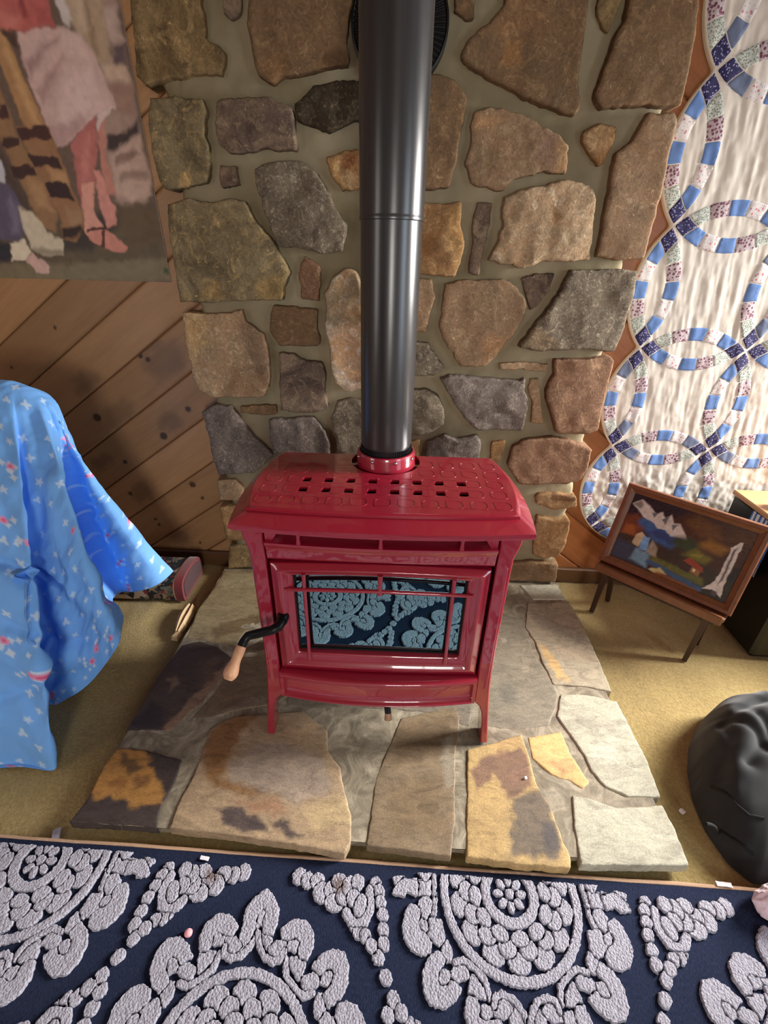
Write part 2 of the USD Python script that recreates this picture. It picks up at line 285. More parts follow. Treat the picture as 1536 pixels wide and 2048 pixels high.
mat('carpet', {'g': ('geometry', {}), 'n1': ('noise_texture', {'scale': 3.0, 'detail': 4.0}), 'n2': ('noise_texture', {'scale': 130.0, 'detail': 4.0, 'roughness': .7}), 'n3': ('noise_texture', {'scale': 420.0, 'detail': 2.0}),
               'mm': ('math', {'math_type': 'multiply_add', 'value2': .55}), 'hh': ('math', {'math_type': 'multiply', 'value2': .5}),
               'r': ('rgb_ramp', {'ramp': [(.3, tuple(lin((128, 108, 64)))), (.55, tuple(lin((176, 152, 96)))), (.75, tuple(lin((204, 182, 126))))]}),
               'b': ('bump', {'strength': .9, 'distance': .006}), 'p': ('principled_bsdf', {'roughness': 1.0, 'sheen_weight': .3, 'specular_ior_level': .1})},
    [('g.position', 'n1.vector'), ('g.position', 'n2.vector'), ('g.position', 'n3.vector'), ('n2.fac', 'mm.value1'), ('n1.fac', 'hh.value1'), ('hh.value', 'mm.value3'), ('mm.value', 'r.fac'), ('r.color', 'p.base_color'),
     ('n2.fac', 'b.height'), ('b.normal', 'p.normal')])
mat('rug_navy', {'g': ('geometry', {}), 'm': ('vector_math', {'math_type': 'multiply', 'vector2': (420, 160, 1)}), 'n': ('noise_texture', {'scale': 1.0, 'detail': 2.0}),
                 'r': ('rgb_ramp', {'ramp': [(.3, (.010, .014, .034)), (.7, (.022, .030, .066))]}), 'b': ('bump', {'strength': .5, 'distance': .002}), 'p': ('principled_bsdf', {'roughness': .95, 'specular_ior_level': .15})},
    [('g.position', 'm.vector1'), ('m.vector', 'n.vector'), ('n.fac', 'r.fac'), ('r.color', 'p.base_color'), ('n.fac', 'b.height'), ('b.normal', 'p.normal')])
SC = [on_z(425, 1752, .012), on_z(680, 1772, .012)]
mat('rug_pile', {'g': ('geometry', {}), 'n': ('noise_texture', {'scale': 330.0, 'detail': 3.0, 'roughness': .65}), 'v': ('voronoi_texture', {'scale': 210.0}),
                 'r': ('rgb_ramp', {'ramp': [(.25, tuple(lin((146, 143, 158)))), (.5, tuple(lin((180, 177, 190)))), (.75, tuple(lin((202, 199, 209))))]}), 'mm': ('math', {'math_type': 'subtract'}),
                 'd1': ('vector_math', {'math_type': 'distance', 'vector2': tuple(SC[0])}), 'd2': ('vector_math', {'math_type': 'distance', 'vector2': tuple(SC[1])}),
                 'mi': ('math', {'math_type': 'minimum'}), 'sp': ('math', {'math_type': 'multiply_add', 'value2': .03}), 'mr': ('map_range', {'from_min': .038, 'from_max': .024, 'to_max': .75, 'clamp': True}),
                 'st': ('mix', {'color2': tuple(lin((96, 62, 40)))}),
                 'b': ('bump', {'strength': .9, 'distance': .004}), 'p': ('principled_bsdf', {'roughness': 1.0, 'sheen_weight': .25, 'specular_ior_level': .1})},
    [('g.position', 'n.vector'), ('g.position', 'v.vector'), ('n.fac', 'r.fac'), ('n.fac', 'mm.value1'), ('v.distance', 'mm.value2'), ('mm.value', 'b.height'), ('b.normal', 'p.normal'),
     ('g.position', 'd1.vector1'), ('g.position', 'd2.vector1'), ('d1.value', 'mi.value1'), ('d2.value', 'mi.value2'), ('n.fac', 'sp.value1'), ('mi.value', 'sp.value3'), ('sp.value', 'mr.value'),
     ('mr.result', 'st.fac'), ('r.color', 'st.color1'), ('st.color', 'p.base_color')])
plain('rug_binding', (196, 160, 130), .9, bump=.4, bscale=300)
fabric('quilt_white', (220, 213, 202))
fabric('patch_blue', (104, 138, 196))
fabric('patch_slate', (110, 122, 150))
fabric('patch_navy', (48, 46, 88), [(150, .32, (150, 150, 190))])
fabric('patch_sage', (196, 204, 196), [(190, .42, (132, 142, 132)), (120, .2, (214, 180, 186))])
fabric('patch_maroon', (196, 184, 188), [(110, .42, (120, 74, 92)), (170, .25, (170, 120, 140))])
fabric('patch_floral', (226, 220, 218), [(80, .25, (210, 130, 140)), (140, .25, (170, 180, 190))])
# stones: chimney and hearth
stone('stone_tan', (118, 98, 66), (146, 122, 84), (190, 160, 112), 5, .45)
stone('stone_olive', (112, 98, 72), (138, 124, 94), (196, 166, 112), 5, .45)
stone('stone_brown', (134, 106, 76), (110, 84, 58), (164, 132, 94), 6, .5)
stone('stone_plum', (102, 84, 74), (124, 104, 86), (170, 150, 120), 6, .4)
stone('stone_rough', (168, 150, 124), (104, 92, 78), (206, 192, 166), 14, 1.0, .7)
stone('stone_dark', (92, 78, 58), (64, 52, 40), (160, 142, 104), 16, 1.0, .4)
stone('stone_orange', (172, 136, 94), (138, 100, 62), (206, 176, 128), 8, .5)
stone('stone_pink', (158, 130, 100), (136, 106, 78), (190, 164, 130), 7, .4)
stone('stone_light', (190, 162, 126), (160, 128, 96), (214, 194, 164), 9, .6, .6)
stone('stone_quartz', (206, 184, 154), (176, 138, 100), (226, 216, 202), 8, .7, .7)
stone('stone_grey', (150, 136, 124), (112, 98, 90), (188, 174, 160), 14, .9, .6)
stone('stone_rust', (152, 114, 86), (122, 90, 68), (190, 154, 118), 7, .6)

slab_material()

# ================================================================== the room
YW = 1.78                                   # face of the panelled wall
keys(obj('floor', T(*(lambda gx, gy: (np.c_[gx.ravel(), gy.ravel(), (fbm(np.c_[(gx.ravel()*.8+gy.ravel()*.25)*14, (gy.ravel()-gx.ravel()*.6)*2.5, gx.ravel()*0], 3, 4)-.5)*.030*smoothstep((-gx.ravel()-.88)/.15)*smoothstep((gy.ravel()-.62)/.1)-.004], grid_sheet(gx.shape[1], gx.shape[0])))(*np.meshgrid(np.linspace(XL, XR, 260), np.linspace(YB, YW+.02, 200)))), 'carpet', smooth=True),
     'worn olive gold wall-to-wall carpet around the stone hearth', 'carpet', None, 'structure')
keys(obj('ceiling', bx(XL-.1, XR+.1, YB-.1, YW+.12, ZC, ZC+.08), 'ceiling_wood', smooth=False), 'flat wooden ceiling over the room', 'ceiling', None, 'structure')
def wall_with_hole(u0, u1, z1, holes, thick, axis, pos):
    """a wall of boxes around rectangular openings (u0, u1, z0, z1)"""
    ms = []; P = sbox(u0, 0, u1, z1)
    cuts = sorted({u0, u1, *[h[0] for h in holes], *[h[1] for h in holes]})
    for a, b in zip(cuts, cuts[1:]):
        h = [q for q in holes if q[0] <= a+1e-6 and q[1] >= b-1e-6]
        for (z0, z2) in ([(0, h[0][2]), (h[0][3], z1)] if h else [(0, z1)]):
            ms.append(bx(pos, pos+thick, a, b, z0, z2) if axis == 'x' else bx(a, b, pos, pos+thick, z0, z2))
    return cat(*ms)
W_R = [(.92, 1.73, .50, 1.72), (-.82, .12, .68, 1.82)]; W_B = [(.10, .90, .70, 1.60)]; W_L = [(-1.17, -.23, .73, 1.87)]
keys(obj('wall_right', wall_with_hole(YB, YW, ZC, W_R, .12, 'x', XR), 'room_wall', smooth=False), 'plain brown wooden side wall with two windows, right of the quilt', 'wall', None, 'structure')
keys(obj('wall_left', wall_with_hole(YB, YW, ZC, W_L, .12, 'x', XL-.12), 'room_wall', smooth=False), 'plain brown wooden side wall with one window, left of the blue cloth', 'wall', None, 'structure')
keys(obj('wall_front', wall_with_hole(XL, XR, ZC, W_B, .12, 'y', YB-.12), 'room_wall', smooth=False), 'plain brown wooden wall with a wide window opposite the stove', 'wall', None, 'structure')
def window(n, holes, axis, pos, label):
    (a, b, z0, z1) = holes; w = thing(f'window_{n}', label, 'window', kind='structure')
    def q(u0, u1, p0, p1, za, zb): return bx(p0, p1, u0, u1, za, zb, .004) if axis == 'x' else bx(u0, u1, p0, p1, za, zb, .004)
    obj('window_frame', cat(q(a-.05, b+.05, pos-.02, pos+.02, z1, z1+.06), q(a-.05, b+.05, pos-.02, pos+.02, z0-.06, z0), q(a-.06, a, pos-.02, pos+.02, z0, z1), q(b, b+.06, pos-.02, pos+.02, z0, z1)), 'window_frame', w)
    obj('muntin', q(a, b, pos-.008, pos+.012, (z0+z1)/2-.015, (z0+z1)/2+.015), 'window_frame', w)
    obj('muntin', q((a+b)/2-.012, (a+b)/2+.012, pos-.012, pos+.016, z0, z1), 'window_frame', w)
window(1, W_R[0], 'x', XR, 'white framed window in the right wall near the quilt')
window(2, W_R[1], 'x', XR, 'white framed window in the right wall near the camera')
window(3, W_B[0], 'y', YB, 'wide white framed window opposite the stove')
window(4, W_L[0], 'x', XL, 'white framed window in the left wall')

# panelled wall behind the chimney: diagonal tongue-and-groove boards, each its own mesh
wall = thing('wall_back', 'knotty pine wall of diagonal boards on both sides of the stone chimney', 'wall', kind='structure')
obj('backing', bx(XL, XR, YW+.008, YW+.12, 0, ZC), 'trim_wood', wall, smooth=False)
KN = [on_y(*p, YW)[[0, 2]] for p in [(194, 835), (327, 872), (250, 924), (23, 734), (110, 655), (281, 712), (295, 719), (376, 818), (261, 987), (405, 996), (311, 1038), (318, 1049), (401, 1086), (385, 969)]]
KR = [.013, .013, .008, .005, .006, .007, .008, .010, .008, .007, .006, .006, .005, .011]
HB = [(on_y(*p, YW)[[0, 2]], r) for p, r in [((175, 765), .06), ((345, 845), .055), ((330, 720), .09), ((240, 830), .07), ((205, 925), .05), ((285, 985), .06), ((360, 1075), .07), ((300, 690), .05)]]
def boards(x0, x1, ang, sp, off, material, seed, knots):
    t = math.tan(math.radians(ang)); region = sbox(x0, .07, x1, ZC); k0 = off - 30*sp
    for k in range(70):
        a0 = k0 + k*sp; a1 = a0 + sp - .004
        strip = Polygon([(-4, a0-4*t), (4, a0+4*t), (4, a1+4*t), (-4, a1-4*t)]).intersection(region)
        if strip.is_empty or strip.area < .002: continue
        fine = knots and strip.intersection(sbox(-1.6, .0, -.7, 1.3)).area > .002
        if not fine:
            B = resample(ccw(strip.exterior.coords[:-1]), .06); B = B
            N = normals2(B)
            V, D = fill(B - N*.005, .09)
        else:
            B = resample(ccw(strip.exterior.coords[:-1]), .010); N = normals2(B); V, D = fill(B - N*.005, .0068)
        nb = len(B)
        A = np.vstack([np.c_[B, np.full(nb, .0)], np.c_[B, np.full(nb, -.012+.005)], np.c_[V, np.full(len(V), -.012)]])
        i = np.arange(nb); j = (i+1) % nb; Fc = [D+2*nb]
        for a, b in ((0, 1), (1, 2)): Fc += [np.c_[i+a*nb, j+a*nb, j+b*nb], np.c_[i+a*nb, j+b*nb, i+b*nb]]
        W = np.c_[A[:, 0], YW+.012+A[:, 2], A[:, 1]]; col = None
        if knots:
            col = np.zeros((len(W), 3)); P = A[:, :2]; wv = (fbm(np.c_[P*30, P[:, :1]*0], 3, 3)-.5)*.02
            for c, r in zip(KN, KR): col[:, 0] = np.maximum(col[:, 0], .85*smoothstep((r*1.5-np.linalg.norm(P-c, axis=1)-wv*.1)/(.5*r)))
            e = np.array([math.cos(math.radians(ang)), math.sin(math.radians(ang))])
            for c, r in HB:
                d = P-c; dd = np.hypot(d@e/1.5, d@np.array([-e[1], e[0]])); inside = (np.abs((c[1]-c[0]*t)-(a0+a1)/2) < sp/2)
                if inside: col[:, 1] = np.maximum(col[:, 1], .45*smoothstep((r+wv*2-dd)/(.7*r)))
        obj('plank', T(W, np.vstack(Fc)), material, wall, smooth=30, col=col)
boards(XL, -1.62, 34.5, .1935, .886, 'left_plank', 1, False)
boards(-1.615, -.70, 34.5, .1935, .886, 'left_plank', 1, True)
boards(.63, XR, -36.0, .2, .8745, 'right_plank', 2, False)
keys(obj('baseboard_left', bx(XL, -.72, YW-.018, YW+.01, 0, .075, .006), 'trim_wood'), 'brown wooden baseboard left of the stone chimney', 'baseboard', None, 'structure')
keys(obj('baseboard_right', bx(.66, XR, YW-.018, YW+.01, 0, .075, .006), 'trim_wood'), 'brown wooden baseboard right of the stone chimney', 'baseboard', None, 'structure')

# ================================================================== stone chimney
YC = 1.688
chim = thing('stone_chimney', 'floor to ceiling chimney breast of rough fieldstones set in grey mortar behind the stove', 'chimney', kind='structure')
gx, gz = np.meshgrid(np.linspace(-.735, .685, 120), np.linspace(0, ZC, 170)); q = np.c_[gx.ravel(), gz.ravel()]
yy = YC+.013 + (fbm(np.c_[q*14, q[:, :1]*0], 4, 2)-.5)*.018
edge = np.minimum(q[:, 0]+.735, .685-q[:, 0]); yy = yy + .05*np.exp(-edge/.008)
xx = q[:, 0] + np.where(edge < .03, (fbm(np.c_[q[:, 0]*0, q[:, 1]*16, q[:, 0]*3], 3, 7)-.5)*.03, 0)
obj('mortar_bed', cat(T(np.c_[xx, yy, q[:, 1]], grid_sheet(120, 170)), bx(-.725, .675, YC+.045, YW+.02, 0, ZC)), 'mortar', chim)
WS = []   # (material, proud, amp, ridge, pixel outline)
def S(m, ox, oy, s, pts, proud=.018, amp=.004, ridge=0.0): WS.append((m, proud, amp, ridge, crop(ox, oy, s, pts)))
c1 = (250, 0, 3.072); c2 = (820, 0, 2.56); c3 = (300, 450, 3.072); c4 = (800, 480, 2.844); c0 = (0, 0, 1)
S('stone_tan', *c1, [(20, -260), (455, -240), (465, 0), (500, 240), (620, 325), (600, 470), (540, 457), (420, 462), (250, 492), (120, 522), (75, 470), (45, 180)])
S('stone_plum', *c1, [(590, -140), (730, -120), (712, 90), (660, 130), (612, 85)], .006)
S('stone_brown', *c1, [(780, -280), (1400, -300), (1405, 20), (1375, 110), (1358, 250), (1378, 330), (1365, 400), (1230, 415), (1100, 450), (960, 472), (900, 522), (822, 472), (792, 380), (752, 150)], .026)
S('stone_olive', *c1, [(150, 602), (300, 590), (480, 612), (500, 700), (488, 760), (490, 830), (515, 900), (520, 1060), (500, 1130), (400, 1150), (260, 1168), (210, 1110), (175, 950), (140, 700)])
S('stone_plum', *c1, [(560, 622), (620, 600), (700, 602), (900, 602), (1030, 662), (1045, 790), (1055, 922), (850, 917), (740, 945), (640, 940), (570, 882), (545, 752)], .02, .002)
S('stone_dark', *c1, [(1150, 530), (1300, 490), (1560, 500), (1560, 740), (1420, 745), (1250, 812), (1180, 792), (1055, 745), (1040, 642), (1110, 580)], .016, .009)
S('stone_plum', *c1, [(580, 1012), (690, 1018), (690, 1090), (705, 1140), (600, 1155), (580, 1090)], .014)
S('stone_orange', *c1, [(1240, 970), (1340, 930), (1420, 912), (1530, 930), (1530, 1150), (1420, 1155), (1340, 1177), (1290, 1110), (1250, 1040)], .024, .006)
S('stone_rough', *c0, [(507, 339), (530, 326), (553, 321), (602, 321), (634, 345), (660, 391), (673, 423), (693, 449), (690, 480), (684, 504), (638, 507), (609, 497), (557, 494), (540, 452), (525, 420), (523, 400), (512, 375)], .03, .007, .005)
S('stone_olive', *c0, [(335, 410), (374, 397), (420, 404), (458, 397), (491, 404), (510, 440), (548, 483), (560, 507), (582, 545), (568, 575), (566, 600), (520, 601), (470, 602), (430, 606), (360, 603), (350, 545), (340, 480)], .026, .003)
S('stone_rust', *c0, [(608, 512), (637, 530), (642, 548), (637, 602), (603, 598), (600, 570), (596, 560), (601, 530)], .016)
S('stone_light', *c3, [(200, 535), (350, 545), (500, 535), (560, 520), (582, 590), (650, 640), (692, 670), (722, 760), (737, 850), (730, 1000), (690, 1060), (540, 1060), (380, 1060), (300, 1010), (270, 960), (240, 820), (215, 700)], .024, .004)
S('stone_brown', *c3, [(760, 490), (880, 500), (1030, 520), (1022, 620), (1047, 700), (1040, 745), (800, 740), (760, 690), (735, 650), (740, 560)], .02)
S('stone_plum', *c3, [(790, 780), (880, 790), (920, 820), (1060, 850), (1082, 920), (1075, 1000), (1098, 1120), (1040, 1152), (910, 1157), (805, 1140), (800, 1000)], .02)
S('stone_quartz', *c3, [(1200, 262), (1265, 288), (1330, 420), (1350, 700), (1320, 1000), (1200, 1027), (1140, 970), (1115, 880), (1105, 760), (1075, 620), (1085, 500), (1072, 430), (1120, 330)], .045, .012, .006)
S('stone_grey', *c3, [(318, 1150), (400, 1103), (500, 1110), (560, 1200), (650, 1310), (770, 1412), (640, 1522), (420, 1532), (390, 1450), (370, 1340), (345, 1240)], .02, .006)
S('stone_brown', *c3, [(555, 1112), (640, 1105), (772, 1108), (782, 1160), (700, 1168), (560, 1152)], .014)
S('stone_grey', *c3, [(730, 1195), (860, 1192), (1000, 1185), (1080, 1270), (1108, 1350), (1105, 1560), (800, 1560), (740, 1330), (735, 1260)], .026, .006)
S('stone_rough', *c3, [(1150, 1088), (1230, 1062), (1290, 1075), (1345, 1200), (1345, 1480), (1150, 1480), (1145, 1330), (1108, 1200)], .022, .006)
S('stone_light', *c0, [(433, 961), (470, 958), (487, 975), (492, 1000), (440, 1000)], .012)
S('stone_orange', *c0, [(440, 1012), (500, 1010), (505, 1040), (500, 1078), (452, 1078)], .014)
S('stone_tan', *c0, [(458, 1092), (520, 1090), (525, 1132), (457, 1136)], .014)
S('stone_brown', *c2, [(235, -120), (335, -120), (330, 100), (280, 112), (230, 60)], .008)
S('stone_brown', *c2, [(500, -300), (920, -280), (910, 40), (880, 250), (858, 400), (872, 560), (840, 592), (730, 562), (560, 492), (360, 380), (258, 300), (290, 200), (400, 120), (480, 20)], .022)
S('stone_tan', *c2, [(965, -140), (1085, -150), (1085, 0), (1050, 80), (1015, 167), (980, 140), (960, 70)], .012)
S('stone_brown', *c2, [(1150, -260), (1500, -280), (1482, 0), (1460, 200), (1420, 400), (1385, 542), (1200, 540), (1090, 542), (980, 557), (945, 490), (1000, 330), (1060, 170), (1110, 90)], .03, .003)
S('stone_brown', *c2, [(-40, 400), (150, 380), (230, 410), (292, 500), (270, 640), (240, 800), (200, 962), (90, 972), (-40, 960)], .02)
S('stone_pink', *c2, [(330, 570), (420, 543), (500, 568), (600, 598), (680, 650), (760, 690), (812, 740), (800, 892), (700, 880), (620, 892), (530, 920), (480, 982), (430, 972), (310, 940), (280, 830), (312, 740), (310, 640)], .02)
S('stone_orange', *c2, [(890, 670), (1000, 628), (1062, 650), (1050, 720), (990, 842), (960, 857), (920, 800), (878, 720)], .016)
S('stone_pink', *c2, [(1220, 578), (1350, 578), (1372, 600), (1342, 740), (1295, 960), (1245, 1150), (1195, 1332), (1060, 1332), (958, 1312), (1000, 1080), (1030, 900), (1060, 780), (1140, 720), (1180, 660)], .026, .003)
S('stone_light', *c2, [(480, 1010), (560, 970), (700, 950), (812, 918), (940, 960), (957, 1000), (942, 1130), (922, 1332), (800, 1342), (680, 1342), (570, 1372), (398, 1332), (450, 1240), (480, 1160), (470, 1080)], .03, .005, .003)
S('stone_orange', *c2, [(-30, 1035), (180, 1038), (262, 1033), (260, 1160), (282, 1260), (260, 1332), (232, 1422), (60, 1402), (-30, 1402)], .026, .006)
S('stone_plum', *c2, [(345, 1030), (422, 1038), (400, 1200), (370, 1300), (352, 1412), (298, 1392), (318, 1240), (318, 1130)], .012)
S('stone_pink', *c4, [(-40, 225), (180, 218), (202, 320), (170, 430), (148, 522), (-40, 520)], .018)
S('stone_pink', *c4, [(260, 250), (330, 233), (450, 228), (590, 218), (652, 260), (702, 320), (722, 380), (702, 450), (640, 542), (570, 622), (540, 672), (480, 717), (340, 722), (300, 640), (250, 580), (223, 500), (240, 380)], .022, .003)
S('stone_plum', *c4, [(690, 220), (760, 193), (882, 188), (850, 290), (780, 372), (740, 402), (718, 330)], .012)
S('stone_rough', *c4, [(970, 170), (1120, 175), (1220, 163), (1352, 173), (1335, 320), (1295, 430), (1255, 560), (1212, 637), (1050, 622), (800, 632), (668, 612), (750, 500), (850, 380), (930, 260)], .03, .006, .003)
S('stone_rough', *c4, [(-40, 560), (160, 588), (262, 730), (200, 772), (-40, 772)], .016)
S('stone_light', *c4, [(560, 700), (700, 693), (842, 708), (830, 752), (700, 737), (570, 737)], .012)
S('stone_rust', *c4, [(878, 680), (1050, 680), (1200, 663), (1222, 690), (1190, 800), (1152, 950), (1122, 1080), (1060, 1107), (890, 1097), (850, 970), (828, 860), (880, 760)], .026, .005)
S('stone_grey', *c4, [(230, 790), (290, 768), (400, 778), (520, 790), (650, 800), (712, 790), (717, 890), (732, 950), (700, 1092), (580, 1082), (440, 1087), (370, 1020), (310, 930)], .028, .007)
S('stone_light', *c4, [(740, 788), (790, 788), (802, 900), (817, 1042), (745, 1037), (752, 930), (728, 850)], .012)
S('stone_rough', *c4, [(-20, 860), (150, 848), (220, 890), (252, 970), (250, 1050), (180, 1092), (110, 1112), (-20, 1082)], .026, .008)
S('stone_grey', *c4, [(150, 1150), (250, 1108), (330, 1130), (440, 1113), (462, 1140), (445, 1340), (150, 1340)], .02, .009)
S('stone_orange', *c4, [(-30, 1150), (112, 1140), (112, 1330), (-30, 1330)], .012)
S('stone_orange', *c4, [(520, 1150), (602, 1138), (580, 1232), (545, 1300), (508, 1290)], .012)
S('stone_rust', *c4, [(700, 1140), (850, 1123), (950, 1133), (1050, 1168), (1092, 1190), (1072, 1290), (1030, 1362), (950, 1387), (680, 1392), (608, 1280), (640, 1180)], .026, .005)
S('stone_orange', *c4, [(790, 1440), (900, 1438), (1002, 1458), (1002, 1522), (870, 1532), (780, 1502), (768, 1460)], .014)
S('stone_orange', *c4, [(780, 1570), (870, 1588), (967, 1590), (962, 1650), (932, 1750), (900, 1802), (820, 1817), (758, 1790), (760, 1650)], .02, .006)
S('stone_brown', *c4, [(520, 1850), (640, 1838), (760, 1828), (870, 1833), (902, 1850), (882, 1947), (700, 1940), (520, 1935)], .018, .006)
# stones the stove hides from the front
for k, (x0, x1, z0, z1) in enumerate([(-.50, -.22, .06, .26), (-.18, .12, .05, .30), (.16, .42, .22, .40), (-.52, -.26, .30, .50), (-.22, .10, .34, .56), (.14, .40, .44, .60)]):
    WS.append((('stone_brown', 'stone_grey', 'stone_tan')[k % 3], .018, .005, 0, [(x0+.02, z0, 0), (x1-.03, z0+.01, 0), (x1, z1-.03, 0), (x1-.05, z1, 0), (x0+.04, z1-.01, 0), (x0, z0+.05, 0)]))
TI = []
def TT(view, pts, tint, blur=.014): TI.append((np.array([on_y(x, y, YC-.02)[[0, 2]] for x, y in crop(*view, pts)]), tint, blur))
TT(c0, [(515, 560), (560, 545), (574, 590), (540, 604), (510, 592)], (1.55, 1.4, 1.1), .008); TT(c0, [(405, 572), (440, 565), (442, 602), (398, 600)], (1.5, 1.35, 1.05), .009); TT(c0, [(356, 352), (368, 346), (381, 354), (382, 368), (370, 376), (357, 370)], (2.0, 1.75, 1.4), .003)
TT(c3, [(560, 515), (700, 670), (742, 850), (735, 1010), (640, 930), (600, 720), (530, 620)], (.66, .62, .64)); TT(c3, [(200, 535), (330, 545), (340, 760), (250, 840)], (1.25, 1.22, 1.0), .02); TT(c3, [(520, 880), (720, 860), (700, 1062), (420, 1062)], (.8, .74, .72), .02)
TT(c3, [(1080, 640), (1350, 610), (1350, 1030), (1170, 1030)], (1.28, 1.28, 1.32), .012); TT(c3, [(1080, 250), (1330, 250), (1340, 600), (1080, 610)], (.84, .80, .70), .012)
TT(c2, [(500, 200), (580, 205), (560, 330), (470, 312)], (1.6, 1.42, 1.1), .01); TT(c2, [(600, 300), (870, 240), (870, 580), (690, 550)], (.78, .80, .78), .03); TT(c2, [(480, 20), (700, 0), (640, 160), (430, 180)], (1.15, 1.05, .95), .03)
TT(c2, [(290, 740), (480, 750), (510, 900), (320, 920)], (.82, .85, .84), .016); TT(c2, [(680, 650), (770, 690), (720, 870), (650, 800)], (.84, .79, .88), .014); TT(c2, [(340, 580), (470, 585), (440, 665), (340, 655)], (1.35, 1.25, 1.05), .012); TT(c2, [(760, 740), (810, 740), (800, 890), (740, 890)], (1.4, 1.35, 1.15), .008)
TT(c2, [(730, 1080), (775, 1090), (790, 1165), (740, 1145)], (.72, .58, .48), .008); TT(c2, [(690, 1150), (930, 1120), (920, 1340), (640, 1350)], (1.16, 1.18, 1.2), .02); TT(c2, [(190, 1050), (270, 1035), (285, 1260), (250, 1410), (200, 1300)], (1.35, 1.32, 1.15), .012); TT(c2, [(70, 1060), (190, 1050), (190, 1400), (70, 1400)], (.86, .78, .7), .012)
TT(c1, [(1205, 345), (1300, 280), (1380, 325), (1370, 405), (1225, 415)], (.62, .57, .52), .006); TT(c1, [(820, 380), (960, 330), (1000, 460), (900, 525)], (1.2, 1.12, 1.0), .012); TT(c1, [(1310, 960), (1420, 930), (1420, 1060), (1330, 1050)], (.7, .5, .4), .008); TT(c1, [(1240, 980), (1310, 960), (1330, 1170), (1280, 1100)], (1.3, 1.28, 1.15), .008)
TT(c4, [(850, 1448), (1005, 1465), (1002, 1500), (860, 1492)], (.5, .42, .40), .005); TT(c4, [(670, 610), (760, 500), (840, 500), (900, 640)], (1.1, .95, .78), .02); TT(c4, [(480, 560), (640, 540), (540, 680), (470, 717)], (1.15, 1.02, .9), .02)
rs = np.random.default_rng(11)
for k, (m, proud, amp, ridge, px) in enumerate(WS):
    yf = YC - proud + .012
    ring = np.array([p[:2] for p in px]) if len(px[0]) == 3 else np.array([on_y(x, y, yf)[[0, 2]] for x, y in px])
    ring[:, 1] = np.clip(ring[:, 1], .005, ZC-.01)
    big = Polygon(ring).area; h = .0095 if big > .008 else .0075
    tl = rs.uniform(-.05, .05, 2) if big < .03 else rs.uniform(-.025, .025, 2)
    sm = slab_of(ring, h, 0, .062+proud-.006, .0065 if big > .006 else .005, amp*1.9, 12, 20+k, .0030, tl, ridge, lambda A: np.c_[A[:, 0], YC+.062-A[:, 2], A[:, 1]])
    P = sm.vertices[:, [0, 2]]; tint = np.ones((len(P), 3))
    for q, tn, bl in TI:
        pg = Polygon(q).buffer(0)
        if not pg.intersects(Polygon(ring).buffer(0)): continue
        wv = P + (np.c_[fbm(np.c_[P*50, P[:, :1]*0], 3, 5), fbm(np.c_[P*50, P[:, :1]*0+4], 3, 6)]-.5)*bl*2.5
        from shapely import distance, points
        sd = np.where(contains_xy(pg, wv[:, 0], wv[:, 1]), 1, -1)*distance(pg.exterior, points(wv)); al = smoothstep(.5+sd/(2*bl))[:, None]
        tint = tint*(1-al) + tint*np.array(tn)*al
    obj('stone', sm, m, chim, smooth=True, col=tint)

# ================================================================== hearth
ZH = .045
hearth = thing('stone_hearth', 'low flagstone hearth slab under the red stove', 'hearth', (0, 0, 0))
HX0, HX1, HY0, HY1 = -.793, .716, .597, 1.70
obj('hearth_base', bx(HX0+.022, HX1-.022, HY0+.026, HY1, 0, .022), 'hearth_mortar', hearth, smooth=False)
gx, gy = np.meshgrid(np.linspace(HX0+.006, HX1-.006, 130), np.linspace(HY0+.006, HY1, 95)); q = np.c_[gx.ravel(), gy.ravel()]
zz = ZH-.0016 + (fbm(np.c_[q*22, q[:, :1]*0], 4, 3)-.5)*.006
obj('hearth_mortar', cat(T(np.c_[q, zz], grid_sheet(130, 95)), bx(HX0+.008, HX1-.008, HY0+.008, HY1, .020, ZH-.009)), 'hearth_mortar', hearth)
HS = []
def H(m, ox, oy, s, pts, d=0): HS.append((m, d, crop(ox, oy, s, pts)))
k5 = (100, 1350, 2.327); k6 = (700, 1150, 2.133); k4 = (0, 1000, 2.954)
H((138, 122, 92), *k4, [(1330, 412), (1490, 402), (1640, 402), (1660, 560), (1640, 740), (1536, 735), (1450, 782), (1370, 880), (1290, 850), (1180, 822), (1098, 818), (1170, 640), (1262, 520)])
H((84, 70, 62), *k4, [(1075, 857), (1180, 832), (1290, 872), (1370, 932), (1350, 1000), (1200, 1185), (1090, 1280), (1000, 1362), (850, 1355), (738, 1370), (860, 1170), (960, 1000)], .001)
H((124, 106, 84), *k4, [(1390, 930), (1480, 860), (1640, 780), (1700, 900), (1690, 1160), (1600, 1210), (1450, 1230), (1350, 1255), (1240, 1290), (1130, 1290), (1260, 1140)])
H((72, 61, 57), *k5, [(310, 338), (440, 345), (530, 370), (612, 392), (592, 470), (545, 560), (505, 640), (498, 708), (300, 690), (88, 682), (180, 570), (240, 440)], .002)
H((168, 144, 114), *k5, [(740, 260), (790, 220), (862, 190), (1000, 180), (1180, 168), (1290, 258), (1292, 350), (1350, 430), (1370, 540), (1402, 650), (1402, 780), (1372, 832), (1150, 790), (850, 745), (552, 712), (600, 590), (660, 480), (700, 390)], .003)
H((134, 115, 90), *k6, [(110, 860), (170, 720), (215, 610), (330, 585), (450, 560), (470, 600), (450, 780), (448, 1050), (432, 1198), (220, 1172), (68, 1152)], .001)
H((182, 152, 102), *k6, [(500, 742), (600, 718), (732, 678), (762, 760), (790, 880), (852, 980), (890, 1080), (940, 1200), (945, 1250), (700, 1230), (495, 1200)], .002)
H((206, 172, 114), *k6, [(758, 690), (900, 668), (942, 760), (1022, 885), (995, 912), (930, 875), (860, 852), (778, 782)], .001)
